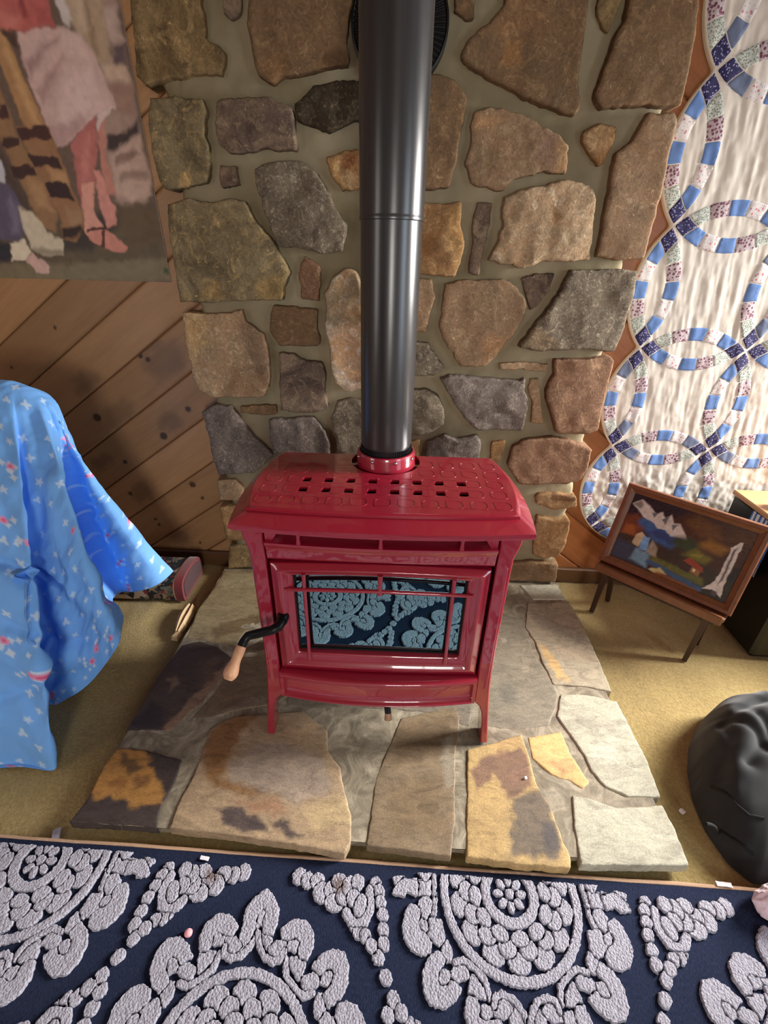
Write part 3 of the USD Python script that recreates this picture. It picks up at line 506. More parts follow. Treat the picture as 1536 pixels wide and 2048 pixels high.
H((176, 171, 150), *k6, [(948, 938), (1010, 948), (1060, 965), (1130, 990), (1332, 982), (1385, 1080), (1449, 1238), (1200, 1238), (985, 1235), (958, 1080)], .003)
H((176, 171, 150), *k6, [(898, 508), (1000, 508), (1140, 538), (1202, 660), (1272, 800), (1327, 947), (1180, 942), (1090, 902), (1030, 832), (1000, 770), (940, 680), (883, 602)], .003)
H((166, 154, 130), *k6, [(758, 118), (850, 118), (932, 108), (1002, 230), (1062, 360), (1117, 497), (980, 472), (868, 467), (820, 370), (788, 280), (748, 220)], .003)
H((176, 171, 150), *k6, [(725, 43), (880, 38), (922, 105), (780, 102)], .002)
H((134, 125, 107), *k6, [(560, 180), (660, 168), (732, 190), (752, 250), (782, 330), (850, 430), (888, 510), (880, 570), (848, 640), (740, 655), (640, 655), (560, 640), (540, 420)])
H((124, 113, 98), *c0, [(570, 1330), (760, 1300), (930, 1320), (945, 1400), (940, 1455), (860, 1425), (790, 1418), (700, 1415), (640, 1418), (575, 1412)])
H((132, 120, 100), *c0, [(575, 1140), (900, 1150), (940, 1200), (930, 1290), (760, 1285), (590, 1300), (580, 1220)])
HP = []
def HT(view, pts, c, blur=.012): HP.append((np.array([on_z(x, y, ZH)[:2] for x, y in crop(*view, pts)]), c, blur))
HT(c0, [(420, 1255), (640, 1190), (640, 1215), (430, 1278)], (108, 90, 64)); HT(c0, [(455, 1150), (600, 1140), (600, 1160), (440, 1180)], (150, 136, 104))
HT(k4, [(1350, 950), (1385, 975), (1200, 1195), (1000, 1365), (945, 1352), (1180, 1130)], (146, 118, 96), .007); HT(k4, [(975, 1045), (1045, 1030), (1062, 1090), (1000, 1145), (1010, 1085)], (132, 108, 88), .006); HT(k4, [(750, 1345), (900, 1180), (985, 1260), (930, 1355)], (66, 56, 57), .012); HT(k4, [(1180, 960), (1300, 930), (1250, 1080), (1180, 1100)], (104, 84, 70), .014)
HT(k4, [(1240, 1280), (1536, 1160), (1560, 1200), (1300, 1300)], (138, 122, 104), .012); HT(k4, [(1450, 900), (1600, 800), (1600, 900), (1500, 960)], (106, 88, 68), .02)
HT(k5, [(300, 345), (440, 342), (472, 430), (522, 520), (512, 592), (400, 618), (330, 572), (200, 575), (182, 532), (240, 440)], (178, 130, 70), .007); HT(k5, [(315, 368), (400, 398), (440, 440), (392, 462), (330, 432)], (112, 84, 54), .006); HT(k5, [(260, 500), (340, 480), (350, 520), (280, 540)], (150, 104, 56), .006); HT(k5, [(400, 470), (460, 480), (450, 540), (400, 530)], (140, 98, 56), .006)
HT(k5, [(740, 265), (860, 188), (965, 188), (900, 290), (830, 380), (800, 480), (1000, 540), (1050, 572), (900, 562), (740, 502), (700, 400)], (140, 102, 64), .014); HT(k5, [(830, 430), (960, 320), (1150, 330), (1280, 400), (1300, 540), (1150, 590), (950, 540), (840, 490)], (164, 146, 128), .014); HT(k5, [(870, 270), (930, 250), (940, 330), (880, 320)], (178, 154, 126), .01)
HT(k5, [(780, 625), (850, 613), (960, 660), (1024, 742), (900, 732), (800, 690)], (88, 75, 71), .006); HT(k5, [(1030, 680), (1080, 670), (1182, 762), (1100, 752)], (94, 80, 74), .006); HT(k5, [(1180, 620), (1390, 560), (1402, 700), (1250, 742)], (186, 162, 122), .014); HT(k5, [(850, 590), (1080, 590), (1090, 650), (950, 642)], (160, 122, 94), .014)
HT(k6, [(180, 640), (430, 600), (440, 760), (200, 800)], (116, 96, 72), .02); HT(k6, [(180, 900), (400, 860), (420, 1100), (160, 1120)], (126, 106, 80), .02); HT(k6, [(395, 700), (440, 690), (440, 900), (400, 920)], (150, 138, 118), .01)
HT(k6, [(560, 780), (720, 738), (772, 800), (772, 900), (682, 960), (620, 862), (540, 922), (518, 850)], (130, 100, 80), .008); HT(k6, [(700, 960), (800, 918), (862, 1000), (905, 1210), (688, 1210), (690, 1050)], (112, 98, 82), .008); HT(k6, [(820, 1060), (880, 1080), (890, 1180), (830, 1160)], (84, 76, 72), .01)
HT(k6, [(860, 800), (930, 780), (960, 840), (900, 862)], (192, 152, 104), .01); HT(k6, [(800, 285), (850, 330), (935, 455), (878, 442)], (202, 168, 114), .008); HT(k6, [(770, 150), (990, 255), (1000, 300), (800, 220)], (148, 138, 120), .01); HT(k6, [(860, 300), (1040, 330), (1060, 380), (900, 350)], (176, 160, 134), .01)
HT(k6, [(1020, 740), (1120, 700), (1150, 780), (1060, 820)], (190, 184, 164), .012); HT(k6, [(960, 600), (1140, 640), (1140, 670), (970, 640)], (160, 154, 136), .012); HT(k6, [(640, 440), (720, 480), (700, 560), (640, 540)], (118, 112, 98), .015); HT(k6, [(700, 250), (760, 280), (770, 400), (700, 380)], (144, 134, 114), .015)
for k, (c_, d, px) in enumerate(HS):
    ring = np.array([on_z(x, y, ZH+d)[:2] for x, y in px]); ring[:, 1] = np.minimum(ring[:, 1], YC+.01)
    sm = slab_of(ring, .0068, .018, ZH+d, .0035, .0016, 8, 300+k, .0016, place=None); P = sm.vertices[:, :2]
    wv = P + (np.c_[fbm(np.c_[P*45, P[:, :1]*0], 4, 5), fbm(np.c_[P*45, P[:, :1]*0+4], 4, 6)]-.5)*.03
    obj('flagstone', sm, 'flagstone_face', hearth, smooth=True, col=paint(wv, c_, [h_ for h_ in HP if Polygon(h_[0]).buffer(0).intersects(Polygon(ring).buffer(0))]))

# ================================================================== wood stove (local frame: x right, y towards the wall, z up from the hearth)
SZ = ZH + .0045
stove = thing('wood_stove', 'glossy red enamelled cast iron wood stove with a paned glass door on the hearth', 'stove', (-.042, .885, SZ), 1.26)
RED = 'red_enamel'
def ext_xz(poly, y0, y1, c=.0):
    m = trimesh.creation.extrude_polygon(poly, y1-y0); v = m.vertices.copy()
    return T(np.c_[v[:, 0], y0+v[:, 2], v[:, 1]], m.faces[:, ::-1])
def loft(rings):
    n = len(rings[0]); V = np.vstack(rings); Fc = []; i = np.arange(n); j = (i+1) % n
    for k in range(len(rings)-1): Fc += [np.c_[i+k*n, j+k*n, j+(k+1)*n], np.c_[i+k*n, j+(k+1)*n, i+(k+1)*n]]
    return V, np.vstack(Fc)
# top plate: bowed on all four sides, bevelled up to the panel
def plate_outline(w0, wm, w1, yf, bow, yb, n=24):
    t = np.linspace(0, 1, n); R = []
    R.append(np.c_[-w0+2*w0*t, yf-bow*4*t*(1-t)])                                       # front, left to right
    R.append(np.c_[(w0*(1-t)**2+w1*t**2+2*t*(1-t)*(2*wm-(w0+w1)/2)), yf+(yb-yf)*t])       # right side
    R.append(np.c_[w1-2*w1*t, np.full(n, yb)])
    R.append(np.c_[-(w1*(1-t)**2+w0*t**2+2*t*(1-t)*(2*wm-(w0+w1)/2)), yb+(yf-yb)*t])
    return np.vstack([r[:-1] for r in R])
o1 = plate_outline(.340, .352, .322, -.012, .022, .392); o2 = plate_outline(.312, .332, .302, .040, .016, .384); o3 = plate_outline(.305, .326, .296, .048, .016, .378)
lift = lambda o, z: np.c_[o, np.full(len(o), z)]
V, Fc = loft([lift(o1*.985, .716), lift(o1, .719), lift(o1*1.002, .7255), lift(o1*.996, .730), lift(o2*1.01, .7375), lift(o2, .7445), lift(o3, .7465)])
obj('top_plate', T(V, Fc), RED, stove, smooth=62)
# panel with vent holes, collar opening and the relief of rounded squares
holes = []
for r, y in enumerate((.198, .140)):
    for k in range(8):
        x = -.2 + .0568*k; sgn = 1 if (k + r) % 2 else -1
        a = sbox(x-.0115, y-.0125, x+.0115, y+.0125).buffer(-.007).buffer(.007)
        cs = [(x+sgn*.0115, y-.0125), (x-sgn*.0115, y+.0125)]
        holes.append(unary_union([a] + [sbox(min(cx, x), min(cy, y), max(cx, x), max(cy, y)).buffer(0) for cx, cy in cs]).buffer(-.002).buffer(.002))
panel = Polygon(o3).buffer(0).difference(Point(0, .335).buffer(.096, 48)).difference(unary_union(holes))
pm = trimesh.creation.extrude_polygon(panel, .008); pm.apply_translation((0, 0, .7387))
obj('top_panel', pm, RED, stove, smooth=28)
rel = []
for r in range(6):
    for k in range(11):
        x = -.284+.0568*k; y = .082+.0585*r
        if not panel.buffer(-.012).contains(Point(x, y)): continue
        s = sbox(x-.021, y-.021, x+.021, y+.021)
        s = s.buffer(-.014).buffer(.014) if (k+r) % 2 else unary_union([s.buffer(-.017).buffer(.017), sbox(x-.021, y, x, y+.021)])
        ring = s.difference(s.buffer(-.0026)); ring = ring.intersection(panel.buffer(-.004))
        rel.append(ring)
for x in (-.255, -.199, -.142, -.085, .0, .085, .142, .199, .255):
    for y in (.062, .068): rel.append(sbox(x-.02, y-.0012, x+.02, y+.0012).intersection(panel.buffer(-.004)))
ru = unary_union(rel)
obj('relief', cat(*[trimesh.creation.extrude_polygon(g, .0013) for g in getattr(ru, 'geoms', [ru]) if g.area > 1e-6]).apply_translation((0, 0, .7460)), RED, stove, smooth=28)
obj('firebox', cat(bx(-.255, .255, .03, .36, .25, .262), bx(-.255, .255, .345, .36, .25, .70), bx(-.255, -.243, .03, .36, .25, .70), bx(.243, .255, .03, .36, .25, .70), bx(-.27, .27, .03, .37, .68, .70)), 'soot', stove, smooth=False)
# side and back panels
obj('side_panel', bx(-.296, -.286, .03, .36, .20, .718, .003), RED, stove); obj('side_panel', bx(.286, .296, .03, .36, .20, .718, .003), RED, stove)
obj('back_panel', bx(-.29, .29, .355, .368, .20, .718, .003), RED, stove)
obj('bottom_plate', bx(-.285, .285, .02, .36, .185, .20, .003), 'black_iron', stove)
# corner posts that run down into the legs: front pair and rear pair
post = [(.3165, .719), (.3155, .70), (.311, .683), (.304, .660), (.3022, .62), (.3015, .5), (.3012, .369), (.3025, .28), (.305, .235), (.310, .17), (.318, .09), (.3265, .015), (.3265, 0), (.3045, 0), (.3035, .03), (.299, .09), (.293, .13), (.284, .158), (.2665, .178), (.2650, .30), (.2655, .5), (.2665, .719)]
def corner_post(sx, front):
    P = ccw(np.array(post)*[1, 1]); y0, y1 = (-.006, .05) if front else (.345, .385)
    P = resample(P, .007); N = normals2(P); q = P - N*.0045
    face = (lambda y: np.full(len(P), y))
    yf, yb = (y0, y1) if front else (y1, y0); s = 1 if front else -1
    V, Fc = loft([np.c_[P[:, 0], face(yb), P[:, 1]], np.c_[P[:, 0], face(yf+s*.0045), P[:, 1]], np.c_[(P-N*.0014)[:, 0], face(yf+s*.0014), (P-N*.0014)[:, 1]], np.c_[q[:, 0], face(yf), q[:, 1]]])
    Vf, D = fill(q, .008); n = len(V)
    A = np.vstack([V, np.c_[Vf[:, 0], np.full(len(Vf), yf), Vf[:, 1]]]); Ff = np.vstack([Fc, D+n])
    m = T(A*[sx, 1, 1], Ff if (sx > 0) == front else Ff[:, ::-1])
    return m
for sx in (-1, 1): obj('leg', corner_post(sx, True), RED, stove, smooth=62)
for sx in (-1, 1): obj('leg', corner_post(sx, False), RED, stove, smooth=35)
# long bevelled rib on the outer face of each front post
for sx in (-1, 1):
    rib = trimesh.convex.convex_hull(np.array([[sx*.301, y, z] for y, z in ((.002, .64), (.002, .23))] + [[sx*.3055, y, z] for y, z in ((.014, .625), (.014, .245), (.045, .625), (.045, .245))] + [[sx*.296, .045, .64], [sx*.296, .045, .23], [sx*.292, -.009, .63], [sx*.292, -.009, .24], [sx*.284, -.0058, .645], [sx*.284, -.0058, .225]]))
    obj('post_bevel', rib, RED, stove, smooth=20)
# swept profiles across the front; bow: how far the middle comes forward, arch: how far it lifts
def front_sweep(prof, x0, x1, bow, arch=0.0, n=28, arch_w=None):
    P = np.asarray(prof, float); xs = np.linspace(x0, x1, n); t = (xs-x0)/(x1-x0); k = 4*t*(1-t)
    rings = []
    for i, x in enumerate(xs):
        w = np.ones(len(P)) if arch_w is None else np.asarray(arch_w, float)
        rings.append(np.c_[np.full(len(P), x), P[:, 0]-bow*k[i], P[:, 1]+arch*k[i]*w])
    V, Fc = loft(rings); c0, c1 = len(V), len(V)+1; m = len(P); V = np.vstack([V, rings[0].mean(0), rings[-1].mean(0)]); e = (n-1)*m
    i = np.arange(m); j = (i+1) % m
    return T(V, np.vstack([Fc, np.c_[i, np.full(m, c0), j], np.c_[i+e, j+e, np.full(m, c1)]]))
# upper rail: under-top vent slot with three little posts, then the bowed fascia
obj('fascia', front_sweep([(.03, .690), (.030, .634), (.004, .632), (-.004, .636), (-.0065, .642), (-.0095, .665), (-.0155, .679), (-.0185, .684), (-.0180, .6885), (-.0130, .6895), (.012, .692)], -.262, .262, .012, .006, arch_w=[0, 1, 1, 1, 1, .3, 0, 0, 0, 0, 0]), RED, stove, smooth=62)
obj('vent_back', bx(-.25, .25, .016, .028, .688, .722), RED, stove)
for sx in (-1, 1):
    obj('vent_cheek', trimesh.convex.convex_hull(np.array([[sx*.262, y, z] for y in (-.008, .028) for z in (.688, .719)] + [[sx*.247, -.010, .688], [sx*.236, .024, .690], [sx*.228, -.012, .719], [sx*.224, .024, .719]])), RED, stove, smooth=20)
for x in (-.184, 0, .180): obj('vent_post', tube([(x, -.012-.012*(1-(x/.26)**2), .688), (x, -.013-.012*(1-(x/.26)**2), .705), (x, -.012-.012*(1-(x/.26)**2), .720)], [.0062, .0042, .0068], 12), RED, stove)
# door
door = [(-.259, .2845), (.259, .2845), (.2575, .6255), (-.2615, .6255)]
t = np.linspace(0, 1, 40)
dout = np.vstack([np.c_[-.259+.518*t, .2845-.003*4*t*(1-t)], np.c_[np.full(40, .258), .2845+.341*t][1:], np.c_[.258-.517*t, .6255+.0085*4*t*(1-t)][1:], np.c_[np.full(40, -.259), .6255-.341*t][1:-1]])
win = np.vstack([np.c_[-.207+.414*t, np.full(40, .3475)], np.c_[np.full(40, .207), .3475+.246*t][1:], np.c_[.207-.414*t, .5935+.007*4*t*(1-t)][1:], np.c_[np.full(40, -.207), .5935-.246*t][1:-1]])
dd = np.array(dout); wn = np.array(win); mid1 = dd*.93+np.array([0, .032]); bow = lambda P: -.005*(1-(P[:, 0]/.26)**2)
def ringy(P, y): return np.c_[P[:, 0], y+bow(P), P[:, 1]]
def mixr(a): return dd*(1-a)+wn*a
V, Fc = loft([ringy(dd, .028), ringy(dd, -.003), ringy(mixr(.06), -.0065), ringy(mixr(.18), -.010), ringy(mixr(.34), -.0165), ringy(mixr(.42), -.0185), ringy(mixr(.52), -.0170), ringy(mixr(.60), -.0105), ringy(mixr(.88), -.0085), ringy(mixr(.975), -.0065), ringy(wn, -.003), ringy(wn, .012)])
obj('door', T(V, Fc), RED, stove, smooth=62)
dp = pth(stove)+'/door'
obj('window_glass', bx(-.210, .210, .0065, .0095, .343, .606), 'stove_glass', dp, smooth=False)
obj('glass_gasket', cat(bx(-.210, .210, .0035, .0064, .343, .351), bx(-.210, -.203, .0035, .0064, .343, .60), bx(.203, .210, .0035, .0064, .343, .60)), 'soot', dp, smooth=False)
for x, za, zb in ((-.180, .330, .602), (.173, .330, .602)): obj('mullion', tube([(x, -.012, za), (x, -.0135, za+.01), (x, -.0125, za+.03), (x, -.0125, zb-.02), (x, -.012, zb)], [.0075, .0064, .0048, .0048, .0058], 12), RED, dp)
obj('mullion', tube([(0, -.017, .552), (0, -.0175, .575), (0, -.016, .608)], [.0062, .0052, .0066], 12), RED, dp)
xs = np.linspace(-.228, .220, 30); tt = (xs+.228)/.448; kk = 4*tt*(1-tt)
obj('crossbar', tube(np.c_[xs, -.0135-.005*kk, .555+.007*kk], .0052*np.r_[.45, .9, np.ones(26), .9, .45], 12), RED, dp)
# ash lip: bullnose rim, hollow cove, projecting lower edge
obj('ash_lip', front_sweep([(.025, .279), (.025, .190), (-.016, .188), (-.0205, .190), (-.0205, .1935), (-.016, .196), (-.0105, .200), (-.0075, .212), (-.0070, .232), (-.0085, .250), (-.013, .259), (-.0195, .2645), (-.0215, .270), (-.0190, .2765), (-.010, .2805)], -.262, .262, .024), RED, stove, smooth=62)
for sx in (-1, 1):
    obj('lip_end', trimesh.convex.convex_hull(np.array([[sx*x, y, z] for x in (.2555, .2645) for y, z in ((.02, .278), (-.016, .276), (-.019, .20), (-.020, .189), (.02, .188))])), RED, stove, smooth=20)
obj('collar', lathe([(.0722, .705), (.084, .705), (.084, .742), (.0815, .752), (.0815, .775), (.079, .782), (.075, .784), (.0722, .783), (.0722, .705)], 64, (0, .335, 0)), RED, stove, smooth=35)
for a in (-155, -115, -70, -30): obj('screw', trimesh.creation.icosphere(2, .0042).apply_translation((.0815*math.cos(math.radians(a)), .335+.0815*math.sin(math.radians(a)), .772)), 'silver', stove)
# door handle: black crank with a turned wooden grip
hd = obj('handle', cat(tube([(-.238, .004, .470), (-.2385, -.030, .468)], [.0165, .0135], 20), tube([(-.2385, -.028, .468), (-.244, -.044, .464), (-.258, -.050, .459), (-.300, -.052, .445), (-.318, -.054, .440), (-.326, -.064, .432), (-.330, -.074, .424)], [.0125, .0125, .0115, .011, .011, .0108, .0105], 16)), 'black_iron', stove)
a, b = np.array([-.3295, -.073, .425]), np.array([-.352, -.128, .371]); s = np.linspace(0, 1, 11)
obj('grip', tube(a+(b-a)*s[:, None], [.0115, .0125, .0125, .0120, .0118, .0125, .0145, .0168, .0178, .0160, .0105], 20), 'grip_wood', pth(hd), label='turned pale wooden grip')
lv = obj('air_lever', tube([(.020, .08, .186), (.022, .03, .165), (.028, -.005, .135), (.030, -.014, .126)], [.009, .009, .009, .009], 14), 'black_iron', stove)
obj('lever_tip', tube([(.0300, -.013, .127), (.0305, -.018, .119), (.031, -.024, .111), (.031, -.026, .109)], [.009, .0100, .0105, .006], 16), 'grip_wood', pth(lv), label='pale wooden lever tip')
obj('ash_pan', bx(-.17, .17, .03, .30, .176, .187, .004), 'black_iron', stove); obj('pan_pin', tube([(.205, .01, .186), (.205, .008, .166)], .003, 10), 'black_iron', stove)

# ================================================================== stove pipe
PXY = np.array([-.042, .885]) + .335*np.array([-math.sin(math.radians(1.26)), math.cos(math.radians(1.26))])
pipe = thing('stove_pipe', 'straight blue-grey steel stovepipe rising from the red stove', 'stovepipe', (PXY[0], PXY[1], 0))
zc = SZ + .78
obj('lower_pipe', lathe([(.0672, zc-.004), (.0672, zc+.022), (.0695, zc+.026), (.0695, 1.46), (.067, 1.46), (.067, zc-.004)], 96), 'pipe_steel', pipe)
zs = 1.372
obj('upper_pipe', lathe([(.0697, zs), (.0722, zs+.001), (.0728, zs+.004), (.0722, zs+.008), (.0716, zs+.012), (.0716, ZC), (.0697, ZC), (.0697, zs)], 96), 'pipe_steel', pipe)
crimp = [tube([(0.0685*math.cos(a), .0685*math.sin(a), zc+.001), (.0685*math.cos(a), .0685*math.sin(a), zc+.018)], .0022, 6) for a in np.linspace(0, 2*np.pi, 72, endpoint=False)]
obj('crimped_collar', cat(*crimp), 'black_iron', pipe)
# black fluted thimble cover on the chimney behind the pipe
cv = thing('thimble_cover', 'round black fluted flue cover on the stone chimney behind the pipe', 'flue cover', (-.058, 1.672, 1.83))
cm = lathe([(.0, -.006), (.07, -.006), (.085, -.002), (.119, -.002), (.122, -.008), (.127, -.006), (.127, .03), (0, .03)], 96); cm.apply_transform(trimesh.transformations.rotation_matrix(-np.pi/2, (1, 0, 0)))
obj('cover_plate', T(cm.vertices, cm.faces), 'black_iron', cv)
for a in np.linspace(0, 2*np.pi, 64, endpoint=False):
    u = np.array([math.cos(a), 0, math.sin(a)]); obj('fin', tube([u*.088+[0, -.004, 0], u*.104+[0, -.006, 0], u*.119+[0, -.005, 0]], [.0018, .0026, .0026], 6), 'black_iron', cv)

# ================================================================== poster on the boards, left
YPO = YW - .004
crp = (0, 0, 3.4125)
def PW(pts): return [tuple(on_y(x, y, YPO)[[0, 2]]) for x, y in crop(*crp, pts)]
x1p, z0p = -.842, 1.206; x0p, z1p = -1.80, 2.32
PL = [([(680, -300), (840, -300), (800, 0), (860, 400), (960, 900), (1040, 1330), (800, 1420), (690, 900)], (160, 131, 116), .012), ([(740, 300), (850, 290), (870, 430), (790, 430)], (96, 78, 82), .01),
      ([(690, 30), (790, 40), (830, 250), (760, 290), (700, 120)], (182, 158, 146), .012), ([(700, 440), (860, 450), (890, 560), (730, 550)], (196, 168, 142), .01), ([(740, 560), (900, 560), (930, 800), (760, 740)], (150, 116, 98), .012),
      ([(760, 1050), (960, 920), (1035, 1320), (980, 1410), (800, 1330), (760, 1150)], (186, 156, 138), .012), ([(725, 930), (870, 900), (945, 840), (955, 910), (800, 1010), (725, 1020)], (64, 52, 50), .008),
      ([(790, 1060), (900, 1020), (960, 1060), (860, 1120), (790, 1130)], (140, 110, 96), .008), ([(820, 1180), (1000, 1160), (1010, 1220), (830, 1240)], (150, 122, 106), .008),
      ([(-900, 1500), (0, 1550), (560, 1480), (1040, 1370), (1200, 1900), (-900, 1910)], (96, 84, 64), .02), ([(420, 1520), (800, 1400), (860, 1500), (620, 1720), (430, 1700)], (66, 58, 54), .02), ([(760, 1420), (1050, 1400), (1120, 1640), (900, 1680)], (98, 80, 58), .02),
      ([(-900, 1790), (500, 1800), (1170, 1760), (1190, 1920), (-900, 1920)], (122, 110, 82), .012),
      ([(350, -300), (700, -300), (690, 60), (780, 430), (640, 440), (480, 150)], (172, 146, 116), .014), ([(560, 0), (600, 0), (680, 380), (640, 400)], (146, 120, 94), .01), ([(440, -300), (500, -300), (600, 200), (560, 240)], (190, 166, 138), .012),
      ([(330, -200), (410, -100), (505, 130), (460, 185), (425, 150)], (198, 186, 178), .006),
      ([(110, 220), (250, 182), (440, 190), (560, 250), (650, 400), (740, 590), (805, 735), (670, 775), (600, 870), (400, 1012), (330, 900), (250, 700), (180, 500)], (196, 162, 152), .006),
      ([(175, 420), (330, 280), (410, 235), (270, 420), (205, 540)], (160, 122, 118), .014), ([(250, 620), (440, 380), (410, 520), (300, 720)], (166, 130, 124), .014), ([(450, 500), (620, 470), (710, 700), (560, 860), (440, 900), (400, 760)], (208, 176, 168), .03), ([(330, 880), (560, 780), (600, 860), (400, 1005)], (178, 142, 136), .012), ([(400, 220), (540, 260), (600, 400), (480, 380)], (206, 176, 162), .02),
      ([(0, -300), (340, -300), (330, 0), (368, 180), (250, 184), (160, 222), (0, 185), (-900, 250), (-900, -300)], (182, 88, 80), .007), ([(0, 70), (150, 110), (120, 190), (0, 180)], (198, 110, 96), .014), ([(140, -60), (190, 110), (175, 132), (120, 30)], (142, 58, 58), .008), ([(230, 30), (330, 60), (350, 160), (260, 150)], (164, 74, 70), .012),
      ([(0, 195), (100, 205), (135, 340), (60, 300)], (80, 58, 48), .008),
      ([(-600, 900), (0, 980), (140, 1250), (330, 1560), (60, 1560), (-600, 1560)], (80, 66, 58), .02),
      ([(-40, 130), (0, 210), (80, 330), (200, 620), (310, 860), (190, 870), (130, 800), (60, 560), (-60, 330)], (168, 122, 74), .006), ([(0, 230), (60, 330), (170, 620), (270, 850), (240, 860), (120, 600)], (192, 148, 94), .012),
      ([(120, 860), (330, 870), (400, 1010), (420, 1100), (480, 1260), (560, 1420), (572, 1540), (520, 1640), (430, 1640), (400, 1450), (300, 1270), (200, 1060)], (148, 106, 68), .006), ([(330, 1150), (440, 1160), (480, 1270), (380, 1260)], (176, 132, 84), .012), ([(440, 1420), (560, 1430), (560, 1540), (470, 1560)], (160, 122, 84), .012),
      ([(-60, 480), (50, 700), (120, 920), (240, 1140), (330, 1310), (392, 1450), (382, 1592), (280, 1540), (150, 1250), (30, 1000), (-60, 780)], (146, 108, 70), .006), ([(190, 1220), (300, 1270), (370, 1450), (250, 1420)], (170, 130, 86), .014),
      ([(120, 872), (310, 858), (352, 930), (330, 952), (150, 952)], (74, 44, 42), .004), ([(20, 930), (120, 925), (132, 1000), (60, 1022), (20, 1000)], (70, 46, 42), .004), ([(190, 1058), (400, 1080), (412, 1142), (230, 1132)], (64, 42, 40), .004), ([(80, 1140), (220, 1128), (246, 1200), (110, 1212)], (66, 44, 42), .004), ([(310, 1250), (450, 1248), (512, 1362), (350, 1332)], (56, 40, 40), .004), ([(0, 720), (50, 715), (60, 800), (0, 820)], (76, 50, 46), .004),
      ([(425, 1560), (545, 1530), (570, 1560), (500, 1620), (430, 1640)], (58, 44, 40), .008),
      ([(480, 980), (660, 795), (672, 960), (640, 1250), (640, 1420), (560, 1402), (530, 1250), (500, 1050)], (178, 100, 92), .005), ([(540, 1000), (620, 900), (620, 1200), (570, 1260)], (192, 116, 104), .012), ([(560, 1260), (640, 1250), (642, 1420), (705, 1560), (620, 1622), (580, 1560), (568, 1400)], (212, 148, 126), .005),
      ([(668, 900), (725, 790), (727, 1050), (772, 1250), (802, 1322), (740, 1332), (690, 1150)], (188, 124, 106), .005), ([(640, 1150), (680, 1150), (792, 1450), (802, 1530), (730, 1552), (708, 1470), (650, 1280)], (204, 134, 120), .005),
      ([(598, 1590), (720, 1560), (864, 1682), (850, 1722), (720, 1692), (618, 1640)], (198, 128, 110), .004), ([(598, 1562), (722, 1540), (722, 1562), (610, 1582)], (84, 48, 44), .003), ([(698, 1570), (720, 1570), (722, 1692), (700, 1692)], (90, 54, 46), .003),
      ([(670, 772), (790, 728), (802, 750), (720, 802), (680, 892), (664, 850)], (206, 178, 172), .004),
      ([(-900, 1200), (-200, 1150), (0, 1252), (70, 1262), (130, 1350), (166, 1520), (162, 1642), (60, 1642), (-900, 1660)], (92, 84, 104), .006), ([(60, 1330), (120, 1400), (140, 1600), (90, 1600)], (116, 108, 130), .012), ([(-200, 1000), (0, 1090), (42, 1200), (42, 1252), (-200, 1250)], (186, 186, 192), .006),
      ([(-900, 1640), (80, 1660), (90, 1782), (-900, 1800)], (50, 50, 58), .01), ([(130, 1420), (230, 1450), (330, 1590), (432, 1642), (432, 1742), (300, 1742), (220, 1692), (160, 1560)], (200, 186, 158), .006), ([(220, 1690), (420, 1700), (430, 1745), (300, 1745)], (150, 136, 112), .008), ([(70, 1660), (170, 1640), (222, 1722), (170, 1772), (90, 1782)], (218, 203, 174), .005),
      ([(168, 1772), (230, 1720), (346, 1830), (332, 1862), (250, 1862)], (204, 164, 150), .004), ([(1120, 1830), (1160, 1840), (1160, 1870), (1110, 1860)], (62, 88, 52), .005)]
nu, nv = 280, 330; gx, gz = np.meshgrid(np.linspace(x0p, x1p, nu), np.linspace(z0p, z1p, nv)); P = np.c_[gx.ravel(), gz.ravel()]
warp = np.c_[fbm(np.c_[P*40, P[:, :1]*0], 3, 5)-.5, fbm(np.c_[P*40, P[:, :1]*0+7], 3, 6)-.5]*.02
col = paint(P+warp, (104, 84, 70), [(PW(a), b, c) for a, b, c in PL])
gray_ = col.mean(1, keepdims=True); col = col*.86+gray_*.14; col *= 1.6*(.86+.28*fbm(np.c_[P*60, P[:, :1]*0], 3, 8))[:, None]
front = np.c_[P[:, 0], YPO-.002-(fbm(np.c_[P*6, P[:, :1]*0], 2, 4)-.5)*.003, P[:, 1]]
po = thing('poster', 'large painterly print of a robed seated figure with bare sandalled feet on the boards', 'poster')
obj('print', T(front, grid_sheet(nu, nv)), 'poster_print', po, col=col)
obj('backing_sheet', bx(x0p, x1p, YPO, YPO+.003, z0p, z1p), 'paper_white', po, smooth=False)

# ================================================================== quilt on the boards, right
SQ, QX, QZ = .3672, .815, .302
RO, RI = .70*SQ, .577*SQ
NX, NZ = 2, 5
corner = lambda i, j: np.array([QX+i*SQ, QZ+j*SQ])
def qy(P):
    """depth of the quilt's face in front of the wall: hand quilting, vertical puckers, soft billows"""
    P = np.asarray(P); x, z = P[:, 0], P[:, 1]; o = x*0
    pk = (fbm(np.c_[x*62+z*9, z*9, o], 3, 31)-.5)*.0062
    pk2 = (fbm(np.c_[x*40, z*40, o+4], 2, 32)-.5)*.0060
    low = smoothstep((.62-z)/.12)
    return YW-.016 - .004*fbm(np.c_[x*4, z*4, o], 2, 33) - (pk*(1-.6*low) + pk2*(.35+.9*low))
disc = lambda c, r: Point(*c).buffer(r, 40)
cells = [(i, j) for i in range(NX) for j in range(NZ)]
qout = unary_union([disc(corner(i+.5, j+.5), RO+.004) for i, j in cells]).buffer(.012).buffer(-.012)
quilt = thing('quilt', 'white hand-stitched quilt of interlocking blue and floral rings hanging on the boards', 'quilt')
B = resample(ccw(qout.exterior.coords[:-1]), .006); V, D = fill(B - normals2(B)*.003, .0055); nb = len(B)
